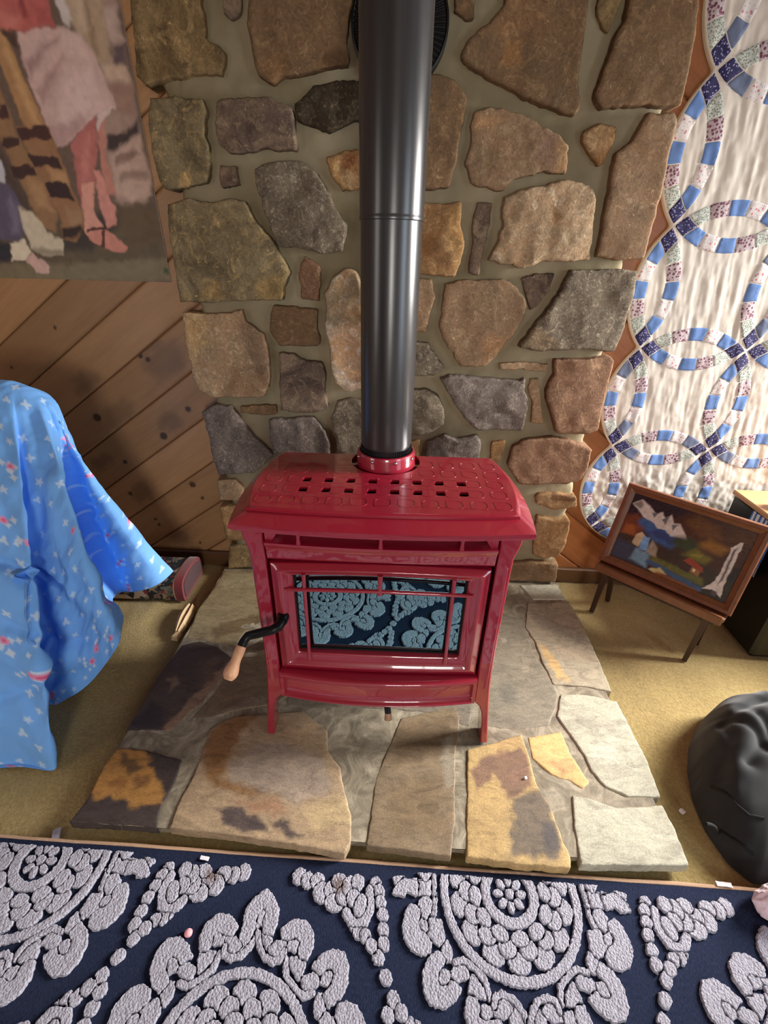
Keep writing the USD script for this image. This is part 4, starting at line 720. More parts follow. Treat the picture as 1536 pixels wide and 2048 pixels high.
A = np.vstack([np.c_[B[:, 0], np.full(nb, YW-.002), B[:, 1]], np.c_[B[:, 0], qy(B)+.004, B[:, 1]], np.c_[V[:, 0], qy(V), V[:, 1]]])
i = np.arange(nb); j = (i+1) % nb
obj('quilt_top', T(A, np.vstack([D+2*nb, np.c_[i, j, j+nb], np.c_[i, j+nb, i+nb], np.c_[i+nb, j+nb, j+2*nb], np.c_[i+nb, j+2*nb, i+2*nb]])), 'quilt_white', quilt, smooth=True)
def patch(poly, m):
    if poly.is_empty or poly.area < 2e-5: return
    poly = max(getattr(poly, 'geoms', [poly]), key=lambda g: g.area).buffer(-.0008)
    if poly.is_empty or poly.geom_type != 'Polygon': return
    B = resample(ccw(poly.exterior.coords[:-1]), .007); V, D = fill(B - normals2(B)*.0022, .008); nb = len(B)
    A = np.vstack([np.c_[B[:, 0], qy(B)+.0008, B[:, 1]], np.c_[V[:, 0], qy(V)-.0017, V[:, 1]]]); i = np.arange(nb); j = (i+1) % nb
    obj('patch', T(A, np.vstack([D+nb, np.c_[i, j, j+nb], np.c_[i, j+nb, i+nb]])), m, quilt, smooth=True)
SEQ = ['patch_blue', 'patch_floral', 'patch_blue', 'patch_maroon', 'patch_sage']
edges = [((i, j), (i+1, j)) for i in range(NX) for j in range(NZ+1)] + [((i, j), (i, j+1)) for i in range(NX+1) for j in range(NZ)]
for e, (a, b) in enumerate(edges):
    p, q = corner(*a), corner(*b); m = (p+q)/2; d = (q-p)/SQ; nrm = np.array([-d[1], d[0]])
    if m[1] > 1.98: continue
    c1_, c2_ = m+nrm*SQ/2, m-nrm*SQ/2
    for sgn, (ca, cb) in enumerate(((c1_, c2_), (c2_, c1_))):      # the arc of circle a that bows away from a
        band = disc(ca, RO).difference(disc(ca, RI)).intersection(disc(cb, RI))
        u = (m-ca)/np.linalg.norm(m-ca); along = d if sgn == 0 else -d
        for k in range(5):
            t0, t1 = math.radians(-34+68*k/5), math.radians(-34+68*(k+1)/5)
            wd = [ca] + [ca + RO*1.1*(u*math.cos(t)+along*math.sin(t)) for t in np.linspace(t0, t1, 6)]
            c = SEQ[k]
            if c == 'patch_blue' and k == 0 and e % 3 == 1: c = 'patch_slate'
            patch(band.intersection(Polygon(wd)), c)
    both = disc(c1_, RO).difference(disc(c1_, RI)).intersection(disc(c2_, RO).difference(disc(c2_, RI)))
    for g in getattr(both, 'geoms', [both]): patch(g, 'patch_navy')

# ================================================================== rug
RZ = .012
rug = thing('rug', 'navy rug with raised pale grey medallions and a thin tan bound edge before the hearth', 'rug')
RX0, RX1, RY0, RY1 = -1.62, 1.30, -1.75, .574
obj('ground_weave', bx(RX0, RX1, RY0, RY1, .0005, .0095, .002), 'rug_navy', rug)
bd = np.linspace(RX0, RX1, 160); wob = (fbm(np.c_[bd*9, bd*0, bd*0], 3, 5)-.5)*.006
obj('binding', tube(np.c_[bd, RY1+.002+wob*.6, .0065+wob*.3], .0050, 8), 'rug_binding', rug)
obj('binding', tube([(RX0, RY0, .006), (RX0, RY1, .006)], .0045, 8), 'rug_binding', rug); obj('binding', tube([(RX1, RY0, .006), (RX1, RY1, .006)], .0045, 8), 'rug_binding', rug)
rr = np.random.default_rng(5)
def blob(x, y, a, b, th, n=40): return affinity.rotate(affinity.scale(Point(x, y).buffer(1, n//4), a, b), math.degrees(th), origin=(x, y))
def stroke(pts, w): return LineString(pts).buffer(w, cap_style=1)
GAP = .0013
class Motif:
    def __init__(s): s.p = []
    def add(s, g):                                   # later elements are laid over earlier ones with a dark gap between
        s.p = [q.difference(g.buffer(GAP)) for q in s.p] + [g]
def loc(c, view, pts): return np.array([on_z(x, y, RZ+.003)[:2] for x, y in crop(*view, pts)])-np.array(c)
v3, v4, v2 = (380, 1700, 3.657), (780, 1720, 3.84), (0, 1660, 3.657)
mM, mR = (-.27, .21), (.29, .53)
def A3(pts): return Polygon(loc(mM, v3, pts)).buffer(.0042)
def S3_(pts, w=.0062): return LineString(loc(mM, v3, pts)).buffer(w)
def A4(pts): return Polygon(-loc(mR, v4, pts)).buffer(.0042)
def S4(pts, w=.0055): return LineString(-loc(mR, v4, pts)).buffer(w)
BUD = [A3([(560, 295), (610, 350), (640, 420), (630, 520), (600, 610), (545, 600), (545, 520), (575, 440), (540, 410), (490, 460), (470, 520), (460, 590), (430, 680), (370, 725), (370, 650), (400, 540), (410, 450), (460, 370)]),
       A3([(540, 422), (563, 470), (550, 520), (495, 558), (477, 510), (502, 442)]), A3([(535, 620), (592, 645), (582, 722), (530, 705)])]
QUAD = [S3_([(495, 600), (505, 700), (540, 780), (610, 820), (665, 800), (690, 740)]),
        A3([(670, 580), (760, 520), (840, 525), (890, 600), (892, 700), (850, 792), (812, 782), (800, 732), (822, 665), (780, 625), (720, 645), (680, 640)]), A3([(730, 668), (788, 645), (812, 690), (770, 738), (722, 722)]), A3([(580, 720), (640, 672), (715, 682), (715, 732), (650, 758), (600, 770)]),
        A3([(742, 795), (838, 802), (830, 850), (790, 945), (742, 855)]), S3_([(700, 790), (700, 915), (760, 1010), (830, 1070), (900, 1050)]),
        A3([(900, 850), (960, 780), (1040, 735), (1120, 760), (1152, 850), (1142, 980), (1090, 1080), (1010, 1137), (982, 1062), (1042, 992), (1068, 900), (1040, 852), (980, 862), (950, 902)]), A3([(985, 880), (1035, 868), (1045, 920), (1008, 985), (965, 968)]),
        A3([(820, 940), (900, 912), (948, 960), (900, 1010), (832, 1012)]), A3([(932, 1062), (985, 1062), (985, 1150), (930, 1222), (912, 1150)]),
        A4([(165, 345), (215, 380), (222, 420), (200, 480), (222, 548), (270, 578), (310, 640), (300, 702), (240, 722), (180, 692), (140, 640), (105, 560), (110, 470), (130, 390)]), A4([(240, 460), (278, 490), (282, 530), (250, 552), (214, 538), (208, 492)]), A4([(270, 270), (312, 330), (300, 400), (260, 448), (228, 418), (222, 340)]),
        A4([(312, 452), (390, 472), (410, 600), (380, 652), (340, 620), (294, 572), (302, 500)]), S4([(335, 170), (347, 300), (342, 400), (322, 450)]),
        A4([(30, 140), (100, 130), (130, 170), (200, 150), (208, 232), (110, 252), (60, 202)]), A4([(214, 158), (300, 170), (305, 262), (260, 252), (216, 232)])]
def medallion():
    M = Motif(); R = .160
    M.add(Point(0, 0).buffer(R, 48).difference(Point(0, 0).buffer(R-.0185, 48)))
    for k in range(14):
        a = (k+.5)*math.pi/7; M.add(blob(.122*math.cos(a), .122*math.sin(a), .0185, .0245, a))
    for k in range(14):
        a = k*math.pi/7; M.add(blob(.101*math.cos(a), .101*math.sin(a), .0170, .0195, a))
    for k in range(12):
        a = k*math.pi/6+.1; M.add(blob(.081*math.cos(a), .081*math.sin(a), .0145, .0195, a))
    M.add(Point(0, 0).buffer(.066, 40).difference(Point(0, 0).buffer(.044, 40)))
    for k in range(8):
        a = k*2*math.pi/8; M.add(blob(.026*math.cos(a), .026*math.sin(a), .0125, .0085, a))
    M.add(Point(0, 0).buffer(.0105))
    mv = lambda g, sx, sy: affinity.scale(g, sx, sy, origin=(0, 0))
    for sy in (1, -1):
        for sx in (1, -1):
            for g in QUAD: M.p.append(mv(g, sx, sy))
        for g in BUD: M.p.append(mv(g, 1, sy))
    out = []                                                      # neighbours keep a thin dark gap
    for g in M.p: out.append(g.difference(unary_union([h.buffer(GAP*.7) for h in out if h.intersects(g.buffer(GAP))])) if out else g)
    return out
def chain():
    """two strands of beads that meet midway between two medallions, with a scrolled fan; half-turn symmetric"""
    c2_, c3_ = (-.55, .37), (.01, .37); M = Motif()
    for x, y in [(1230, 275), (1185, 325), (1135, 405), (1080, 490), (1030, 592), (982, 690), (975, 790), (1235, 600), (1190, 640), (1132, 655), (1062, 715)]:
        p = loc(c2_, v2, [(x, y)])[0]; M.add(blob(p[0], p[1], .0142, .0125, .9))
    p = loc(c2_, v2, [(890, 880)])[0]; mid = blob(p[0]*0, 0, .0150, .0125, .9)
    fanp = [(800, 190, 36, 50), (862, 220, 34, 50), (935, 225, 38, 48), (965, 310, 48, 60), (1045, 290, 44, 56), (1090, 225, 40, 44), (1055, 385, 50, 52), (1125, 335, 42, 56), (1175, 265, 44, 60), (1228, 235, 34, 46), (1195, 350, 36, 50)]
    for x, y, a, b in fanp:
        q = loc(c3_, v3, [(x, y), (x+a, y), (x, y+b)]); M.add(blob(-q[0][0], q[0][1], abs(q[1][0]-q[0][0])*1.45, abs(q[2][1]-q[0][1])*1.35, 0))
    cr = loc(c3_, v3, [(1312, 290), (1322, 420), (1275, 525), (1175, 520), (1142, 455)])*[-1, 1]; M.add(LineString(cr).buffer(.0095))
    q = loc(c3_, v3, [(1245, 405)])[0]; M.add(blob(-q[0], q[1], 0.0140, .0230, .25))
    return M.p + [affinity.rotate(g, 180, origin=(0, 0)) for g in M.p] + [mid]
_tufts = {}
def tuft(polys, ox, oy, sx=1, seed=0):
    """the motif at (ox, oy); a copy of the first one where the rug's edge does not cut it"""
    b = unary_union([g.envelope for g in polys]).bounds if (id(polys), 'b') not in _tufts else _tufts[id(polys), 'b']; _tufts[id(polys), 'b'] = b
    r = max(abs(b[0]), abs(b[2]))
    if RX0+.012 < ox-r and ox+r < RX1-.012 and RY0+.012 < oy+b[1] and oy+b[3] < RY1-.014:
        if (id(polys), sx) not in _tufts: _tufts[id(polys), sx] = (tuft_at(polys, ox, oy, sx, seed), ox, oy)
        m, x, y = _tufts[id(polys), sx]; return T(m.vertices+[ox-x, oy-y, 0], m.faces)
    return tuft_at(polys, ox, oy, sx, seed)
def tuft_at(polys, ox, oy, sx=1, seed=0):
    """pile: every element a rounded cushion with a ragged edge"""
    out = []; clip = sbox(RX0+.012, RY0+.012, RX1-.012, RY1-.014)
    for g in polys:
        g = affinity.translate(affinity.scale(g, sx, 1, origin=(0, 0)), ox, oy).intersection(clip)
        for q in getattr(g, 'geoms', [g]):
            if q.geom_type != 'Polygon' or q.area < 2.5e-5: continue
            holes = [h for h in q.interiors if Polygon(h).area > 1e-4]
            parts = [q] if not holes else [q.intersection(sbox(-9, -9, q.centroid.x, 9)), q.intersection(sbox(q.centroid.x, -9, 9, 9))]
            for w in parts:
                for pz in getattr(w, 'geoms', [w]):
                    if pz.geom_type != 'Polygon' or pz.area < 2e-5: continue
                    B = resample(ccw(pz.exterior.coords[:-1]), .0036); N = normals2(B)
                    B = B + N*((fbm(np.c_[B*330, B[:, :1]*0+seed], 2, 3)-.5)*.0050)[:, None]
                    V, D = fill(B - N*.0016, .0062); nb = len(B)
                    hz = lambda P, z: z + (fbm(np.c_[P*200, P[:, :1]*0], 2, 9)-.5)*.0032
                    A = np.vstack([np.c_[B, np.full(nb, .0090)], np.c_[B - N*.0002, hz(B, .0150)], np.c_[V, hz(V, .0175)]]); i = np.arange(nb); j = (i+1) % nb
                    out.append(T(A, np.vstack([D+2*nb, np.c_[i, j, j+nb], np.c_[i, j+nb, i+nb], np.c_[i+nb, j+nb, j+2*nb], np.c_[i+nb, j+2*nb, i+2*nb]])))
    return cat(*out) if out else None
MP, CP = medallion(), chain(); DX, DY = .56, .32
for k in range(-3, 3):
    for l in range(-3, 2):
        x, y = .29+DX*k, .53-DY*(k % 2)-2*DY*l
        if not (RX0-.1 < x < RX1+.1 and -1.0 < y < RY1+.24): continue
        m = tuft(MP, x, y, 1, k+7*l)
        if m is not None: obj('medallion', m, 'rug_pile', rug, smooth=45)
        for sx in (1, -1):
            m = tuft(CP, x+sx*DX/2, y-DY/2, 1 if sx > 0 else -1, k+3*l) if y-DY/2 > -.9 else None
            if m is not None: obj('beaded_chain', m, 'rug_pile', rug, smooth=45)

# ================================================================== framed landscape on its wooden stand, right of the chimney
PA = np.array([.804, 1.593, .250]); PBv = np.array([.336, -.316]); PW_ = np.hypot(*PBv); ang = math.degrees(math.atan2(PBv[1], PBv[0])); LEAN = math.radians(18); PH = .326
pic = thing('framed_painting', 'brown framed oil painting of snowy peaks, pond and cabin leaning on its stand', 'painting', PA, ang)
def lean(m, dz=0.0):
    v = np.asarray(m.vertices).copy(); c, s = math.cos(LEAN), math.sin(LEAN); return T(np.c_[v[:, 0], v[:, 1]*c+v[:, 2]*s, -v[:, 1]*s+v[:, 2]*c+dz], m.faces)
fwid = .032
def rail(p0, p1, q0, q1):
    """one mitred frame side: outer edge p0-p1, inner edge q0-q1 (x, z)"""
    pr = []
    for (o, i_) in ((p0, q0), (p1, q1)):
        o, i_ = np.array(o), np.array(i_); f = lambda t, y: [o[0]+(i_[0]-o[0])*t, y, o[1]+(i_[1]-o[1])*t]
        pr.append(np.array([f(0, .022), f(0, -.004), f(.10, -.010), f(.45, -.011), f(.62, -.004), f(.9, .001), f(1, .004), f(1, .022)]))
    V, Fc = loft(pr); return lean(T(V, np.vstack([Fc, [[0, k, k+1] for k in range(1, 7)], [[8, 8+k+1, 8+k] for k in range(1, 7)]])))
O = [(0, 0), (PW_, 0), (PW_, PH), (0, PH)]; I = [(fwid, fwid), (PW_-fwid, fwid), (PW_-fwid, PH-fwid), (fwid, PH-fwid)]
for k in range(4): obj('frame_rail', rail(O[k], O[(k+1) % 4], I[k], I[(k+1) % 4]), 'frame_wood', pic, smooth=25)
nu, nv = 220, 150; gu, gv = np.meshgrid(np.linspace(0, 1, nu), np.linspace(0, 1, nv)); P = np.c_[gu.ravel()*1.5, gv.ravel()]
def U(*pts): return [(u*1.5, v) for u, v in pts]
LS = [(U((0, 0), (1, 0), (1, .5), (0, .5)), (44, 42, 24), .1), (U((.42, .5), (1, .3), (1, 1), (.5, 1), (.36, .78)), (66, 40, 16), .08), (U((.48, .82), (.62, .72), (.78, .76), (.72, .9), (.55, .95)), (96, 62, 20), .05), (U((.62, .56), (.82, .58), (.86, .68), (.70, .72)), (134, 92, 24), .05), (U((.80, .78), (1, .8), (1, .95), (.85, .95)), (78, 48, 18), .05),
      (U((0, .40), (.16, .42), (.22, .62), (.10, .72), (0, .66)), (110, 56, 22), .05), (U((.02, .40), (.14, .42), (.12, .54), (.03, .54)), (150, 84, 30), .03),
      (U((.12, .62), (.30, .44), (.46, .42), (.52, .56), (.30, .72), (.16, .72)), (44, 92, 142), .04), (U((.22, .52), (.44, .46), (.50, .54), (.32, .62)), (30, 62, 110), .03),
      (U((.02, .84), (.08, .93), (.14, .90), (.18, .86), (.24, .80), (.28, .86), (.33, .78), (.36, .86), (.40, .76), (.45, .78), (.52, .66), (.56, .58), (.48, .60), (.42, .58), (.36, .64), (.30, .62), (.24, .68), (.16, .70), (.08, .78)), (206, 196, 186), .014),
      (U((.03, .84), (.08, .91), (.12, .86), (.10, .80)), (128, 122, 112), .02), (U((.20, .80), (.24, .74), (.26, .82)), (96, 98, 100), .012), (U((.30, .76), (.34, .70), (.35, .82)), (104, 104, 106), .012), (U((.39, .74), (.42, .66), (.44, .76)), (100, 100, 104), .012),
      (U((.44, .50), (.60, .44), (.66, .58), (.56, .66), (.46, .60)), (40, 62, 30), .05), (U((.56, .40), (.74, .38), (.78, .48), (.64, .54)), (108, 104, 32), .04), (U((.62, .44), (.70, .44), (.70, .50)), (138, 130, 44), .02),
      (U((.14, .30), (.20, .28), (.24, .46), (.19, .50), (.15, .44)), (196, 176, 138), .012), (U((.28, .24), (.38, .22), (.36, .36), (.30, .44)), (150, 138, 116), .02), (U((.22, .46), (.27, .46), (.29, .28), (.21, .24)), (112, 160, 204), .012),
      (U((0, .02), (.30, .02), (.32, .22), (.18, .28), (0, .30)), (40, 60, 74), .05), (U((.18, .08), (.34, .04), (.32, .24), (.20, .26)), (106, 146, 164), .03),
      (U((.32, .16), (.56, .12), (.80, .10), (.78, .20), (.56, .22), (.36, .24)), (92, 96, 36), .03), (U((.30, .12), (.52, .06), (.80, .02), (.80, .09), (.54, .13), (.34, .18)), (44, 82, 112), .02), (U((.36, .04), (.44, .02), (.52, .06), (.44, .12)), (196, 182, 120), .012), (U((.40, 0), (.80, 0), (.78, .03), (.44, .06)), (128, 76, 30), .02),
      (U((.58, .22), (.66, .20), (.66, .32), (.58, .32)), (52, 36, 24), .012), (U((.58, .33), (.63, .40), (.74, .34), (.76, .27), (.68, .30)), (148, 60, 34), .008), (U((.66, .22), (.74, .20), (.74, .28), (.67, .30)), (140, 96, 58), .008), (U((.68, .24), (.70, .24), (.70, .28), (.68, .28)), (214, 196, 140), .004),
      (U((.865, .70), (.905, .80), (.925, .82), (.928, .50), (.935, .20), (.955, .05), (.915, .08), (.87, .12), (.80, .07), (.862, .24), (.872, .48)), (206, 196, 184), .006), (U((.884, .70), (.902, .74), (.908, .30), (.892, .18), (.89, .40)), (96, 82, 76), .010), (U((.87, .12), (.905, .10), (.91, .04), (.87, .05)), (84, 70, 70), .010), (U((.93, .30), (1, .28), (1, .52), (.94, .5)), (30, 30, 20), .03)]
wp = np.c_[fbm(np.c_[P*14, P[:, :1]*0], 3, 5)-.5, fbm(np.c_[P*14, P[:, :1]*0+7], 3, 6)-.5]*.028
col = paint(P+wp, (18, 22, 28), LS)*(.75+.5*fbm(np.c_[P*22, P[:, :1]*0], 3, 18))[:, None]
lift_ = .009 - .0015*fbm(np.c_[P*40, P[:, :1]*0], 2, 4)
obj('canvas', lean(T(np.c_[fwid-.003+gu.ravel()*(PW_-2*fwid+.006), lift_, fwid-.003+gv.ravel()*(PH-2*fwid+.006)], grid_sheet(nu, nv))), 'oil_paint', pic, col=col)
obj('back_board', lean(bx(.004, PW_-.004, .014, .021, .004, PH-.004)), 'dark_wood', pic, smooth=False)
st = thing('display_stand', 'low brown wooden stand with splayed legs carrying the framed landscape painting', 'stand', (PA[0], PA[1], 0), ang)
obj('ledge', bx(.006, .452, -.030, .060, .226, .247, .005), 'frame_wood', st); obj('lip', bx(.010, .448, -.046, -.030, .222, .257, .004), 'frame_wood', st)
obj('apron', bx(.03, .43, .0, .012, .185, .226, .002), 'dark_wood', st)
def leg(x0, y0, x1, y1): return trimesh.convex.convex_hull(np.array([[x0+a*.011, y0+b*.011, .226] for a in (-1, 1) for b in (-1, 1)] + [[x1+a*.008, y1+b*.008, .001] for a in (-1, 1) for b in (-1, 1)]))
for (x0, y0, x1, y1) in ((.045, .0, .035, -.006), (.405, .0, .396, -.012), (.05, .05, .05, .115), (.40, .05, .40, .115)): obj('leg', leg(x0, y0, x1, y1), 'dark_wood', st)
obj('back_rest', lean(bx(.19, .27, .028, .044, -.002, .24), .247), 'dark_wood', st)

# ================================================================== black cabinet with a pale wooden top, right edge
cb = thing('cabinet', 'low black lacquered cabinet with a pale wooden top behind the framed painting', 'cabinet', (1.33, 1.335, 0))
obj('body', bx(0, .55, 0, .405, .012, .50, .012), 'black_lacquer', cb); obj('top', bx(-.02, .57, .02, .39, .502, .522, .004), 'pale_wood', cb)
obj('plinth', bx(.02, .53, .02, .36, 0, .014), 'black_lacquer', cb)
t = np.linspace(0, 1, 16); obj('trim', tube(np.c_[.035+.16*t**1.4, np.full(16, -.004), .30-.19*t**.8], .0045, 8), 'silver', cb); obj('trim', tube([(.03, -.004, .335), (.30, -.004, .335)], .003, 8), 'silver', cb)
obj('trim', tube([(.03, -.004, .375), (.30, -.004, .375)], .003, 8), 'silver', cb)
jar = thing('black_jar', 'small black rounded jar standing on the pale cabinet top', 'jar', (1.385, 1.57, .522))
obj('body', lathe([(0, 0), (.024, 0), (.030, .010), (.030, .034), (.020, .044), (0, .044)], 32), 'black_lacquer', jar); obj('lid', lathe([(0, .044), (.017, .044), (.017, .056), (0, .058)], 32), 'black_iron', jar)

sc_ = thing('striped_cloth', 'small blue and white striped cloth hanging on the black cabinet behind the painting', 'cloth', (1.322, 1.53, .30))
gu, gv = np.meshgrid(np.linspace(-.07, .07, 40), np.linspace(0, 1, 40)); wv_ = fbm(np.c_[gu.ravel()*26, gv.ravel()*2, gu.ravel()*0], 3, 61)
fx = -.004-.020*wv_*(.4+.6*(1-gv.ravel())); cz = .199*gv.ravel()-.02*fbm(np.c_[gu.ravel()*20, gv.ravel()*0, gu.ravel()*0], 2, 4)*(1-gv.ravel()); Vc = np.c_[fx, gu.ravel()*(1.1-.2*gv.ravel()), cz]
obj('fabric', T(np.vstack([Vc, Vc+[.002, 0, 0]]), np.vstack([grid_sheet(40, 40), grid_sheet(40, 40)[:, ::-1]+1600])), 'blue_stripe', sc_, smooth=True)

# ================================================================== crumpled cloth things
def heap(name, label, ct, c, rad, material, seed, folds=.05, n=90, extra=None, power=.62):
    """soft pile of fabric: a squashed dome with creases, sitting on the floor"""
    th, ph = np.meshgrid(np.linspace(0, 2*np.pi, 2*n, endpoint=False), np.linspace(0, 1, n)); th, ph = th.ravel(), ph.ravel()
    d = np.c_[np.cos(th), np.sin(th), ph]
    rr_ = 1 + (fbm(np.c_[d[:, :2]*1.6, ph*2.2], 3, seed)-.5)*.34
    cr = fbm(np.c_[d[:, 0]*3+ph*2.5, d[:, 1]*3, ph*1.5], 3, seed+3); crease = -np.abs(cr-.5)*2
    rad_ = np.cos(ph*np.pi/2)**power*rr_ + folds*(crease+.35)
    zz_ = np.sin(ph*np.pi/2)**.9*(1+.22*(fbm(np.c_[d[:, :2]*2.3, ph], 3, seed+8)-.5)) + folds*.9*(crease+.35)*np.minimum(1, ph*3)
    tuck = 1-.10*(1-ph)**6
    P = np.c_[d[:, 0]*rad_*rad[0]*tuck, d[:, 1]*rad_*rad[1]*tuck, np.maximum(zz_*rad[2], .001)]
    if extra is not None: P = extra(P, th, ph)
    m = 2*n; k = np.arange(n-1)[:, None]*m; i = np.arange(m)[None]; j = (i+1) % m
    Fc = np.vstack([np.stack([k+i, k+j, k+m+j], -1).reshape(-1, 3), np.stack([k+i, k+m+j, k+m+i], -1).reshape(-1, 3)])
    P[-m:] = P[-m:].mean(0); t_ = thing(name, label, ct, c)
    obj('fabric', T(P, Fc), material, t_, smooth=True); return t_
BO = np.array([(.882, .592), (.848, .63), (.832, .70), (.842, .79), (.870, .87), (.912, .945), (.975, 1.02), (1.05, 1.075), (1.15, 1.09), (1.30, 1.0), (1.38, .82), (1.34, .66), (1.15, .588), (.98, .586)])
Bb = resample(ccw(BO), .009); Bs = np.array(Polygon(Bb).buffer(.03).buffer(-.03).exterior.coords[:-1]); Bs = resample(ccw(Bs), .009); Vb, Db = fill(Bs, .0062)
BF = [np.array([on_z(x, y, z)[:2] for x, y in crop(1336, 1320, 3.795, q)]) for q, z in (([(405, 520), (440, 640), (440, 740), (425, 880)], .13), ([(400, 490), (470, 500), (560, 560), (620, 620), (720, 740)], .15), ([(650, 470), (720, 560), (800, 640)], .17), ([(205, 600), (235, 760), (215, 900), (190, 1010)], .08), ([(600, 800), (660, 700), (760, 640)], .15), ([(310, 300), (480, 400), (700, 340), (800, 330)], .18), ([(350, 700), (380, 800), (365, 900)], .12))]
def bag_h(P):
    P = np.atleast_2d(np.asarray(P, float)); d = np.full(len(P), 9.0)
    for a, b in zip(Bs, np.roll(Bs, -1, 0)):
        ab = b-a; t = np.clip(((P-a)@ab)/max(ab@ab, 1e-12), 0, 1); d = np.minimum(d, np.linalg.norm(P-a-t[:, None]*ab, axis=1))
    o = P[:, 0]*0; e = np.clip(d/.16, 0, 1); base = .215*np.sqrt(np.maximum(1-(1-e)**2.2, 0))*(.62+.38*smoothstep((P[:, 1]-.56)/.45))
    a = math.radians(62); u, v = P[:, 0]*math.cos(a)+P[:, 1]*math.sin(a), -P[:, 0]*math.sin(a)+P[:, 1]*math.cos(a)
    w = fbm(np.c_[u*3.4, v*11, o], 2, 51); w2 = fbm(np.c_[u*6+v*3, v*6, o+3], 2, 53)
    rid = 1-np.abs(w-.5)*4.2; rid2 = 1-np.abs(w2-.5)*4.5
    for L in BF:
        dl = np.full(len(P), 9.0)
        for a_, b_ in zip(L, L[1:]):
            ab = b_-a_; t = np.clip(((P-a_)@ab)/(ab@ab), 0, 1); dl = np.minimum(dl, np.linalg.norm(P-a_-t[:, None]*ab, axis=1))
        base = base + smoothstep(d/.05)*(.006*np.exp(-((dl-.034)/.024)**2) - .011*np.exp(-(dl/.013)**2))
    return base + smoothstep(d/.06)*(.010*np.maximum(rid, 0)**1.5 + .003*np.maximum(rid2, 0) - .005)
hb = np.maximum(bag_h(Vb), .002); hb[:len(Bs)] = .0015
bag = thing('garment_bag', 'crumpled black fabric bag with a zipped pocket on the carpet right of the hearth', 'bag')
obj('fabric', T(np.c_[Vb, hb], Db), 'black_cloth', bag, smooth=True)
def on_bag(px, py):
    d = ray(px, py); t = np.linspace(.9, 1.9, 500); q = EYE + d*t[:, None]; hit = np.nonzero(q[:, 2] < bag_h(q[:, :2])+.002)[0]
    return q[hit[0]] if len(hit) else q[-1]
for pts in ([(330, 960), (430, 1010), (540, 1120), (620, 1180), (730, 1200)], [(290, 1240), (400, 1310), (480, 1360), (600, 1440), (650, 1480)]):
    L = np.array([on_bag(x, y) for x, y in crop(1336, 1320, 3.795, pts)]); k = np.linspace(0, len(L)-1, 40); q = np.stack([np.interp(k, np.arange(len(L)), L[:, c]) for c in range(3)], 1)
    q[:, 2] = bag_h(q[:, :2])+.0005; q = q[q[:, 2] > .035]
    if len(q) < 3: continue
    obj('zipper', tube(q, .0035, 8), 'soot', bag)
fleece = heap('fleece', 'pale pink fleece scrap beside the black bag at the right edge of the rug', 'fleece', (.962, .538, .020), (.128, .046, .075), 'pink_fleece', 23, .10, 60)

# blue floral cloth draped over a seat at the left
top = [(-300, 752), (-150, 760), (-60, 768), (0, 777), (22, 782), (36, 786), (52, 791), (68, 798), (84, 808), (98, 820), (109, 832), (118, 845)]
hem = [(-300, 1700), (-150, 1660), (-40, 1590), (60, 1553), (110, 1527), (52, 1447), (126, 1402), (196, 1347), (243, 1262), (236, 1193), (292, 1178), (347, 1142)]
yh = [.66, .69, .73, .755, .775, .93, .96, 1.00, 1.08, 1.27, 1.33, 1.40]
sag = [0, 0, 0, 0, 0, 0, 0, -2, -4, -6, -8, -12]
from scipy.interpolate import RectBivariateSpline, CubicSpline
nvk = 7; G = np.zeros((12, nvk+3, 3))
for a in range(12):
    for b in range(nvk):
        v = b/(nvk-1); px = top[a][0]*(1-v)+hem[a][0]*v + sag[a]*math.sin(math.pi*v)*1.2; py = top[a][1]*(1-v)+hem[a][1]*v - sag[a]*0
        yt = 1.30; y = yt*(1-v)+yh[a]*v - .07*math.sin(math.pi*v)*(1 if a < 9 else .35)
        if a == 9: y += .05*smoothstep((v-.2)/.5)
        if a == 8: y -= .03*smoothstep((v-.2)/.5)
        if a in (5,): y += .02*smoothstep((v-.5)/.4)
        G[a, b+3] = on_y(px, py, y)
    r = G[a, 3]; k_ = 1-.93*smoothstep((a-6)/5); G[a, 2] = r + np.array([-.01, .07, -.004])*k_; G[a, 1] = r + np.array([-.03, .13, -.10])*k_; G[a, 0] = r + np.array([-.05, .20, -.62])*k_
nu, nv = 420, 430; uu, vv = np.linspace(0, 11, nu), np.linspace(0, nvk+2, nv)
S3 = np.stack([RectBivariateSpline(np.arange(12), np.arange(nvk+3), G[:, :, k], kx=2, ky=2)(uu, vv) for k in range(3)], -1).transpose(1, 0, 2)
du = np.gradient(S3, axis=1); dv = np.gradient(S3, axis=0); Nn = np.cross(du, dv); Nn /= np.linalg.norm(Nn, axis=2)[..., None]; Nn *= np.sign((Nn@np.array([.3, -1, .2])).mean())
UU, VV = np.meshgrid(uu, vv); st_ = np.stack([np.cumsum(np.linalg.norm(du, axis=2), 1), np.cumsum(np.linalg.norm(dv, axis=2), 0)], -1)
r0 = int(np.argmin(np.abs(vv-3))); st_[..., 0] -= st_[:, nu//2:nu//2+1, 0]; st_[..., 1] -= st_[r0:r0+1, :, 1]
vn = np.clip((VV-3)/(nvk-1), 0, 1); q = np.c_[(st_[..., 0]*7).ravel(), (st_[..., 1]*2.6).ravel(), np.zeros(nu*nv)]
fold = (fbm(q, 3, 41).reshape(nv, nu)-.5)*.050*(.35+vn) + (fbm(np.c_[(st_[..., 0]*16+st_[..., 1]*9).ravel(), (st_[..., 1]*12).ravel(), np.zeros(nu*nv)], 3, 44).reshape(nv, nu)-.5)*.013
W_ = S3.reshape(-1, 3)-EYE; PXc = np.c_[768+F*(W_@RT)/(W_@fw), 1024-F*(W_@UP)/(W_@fw)]; frontm = (VV.ravel() > 2.6)
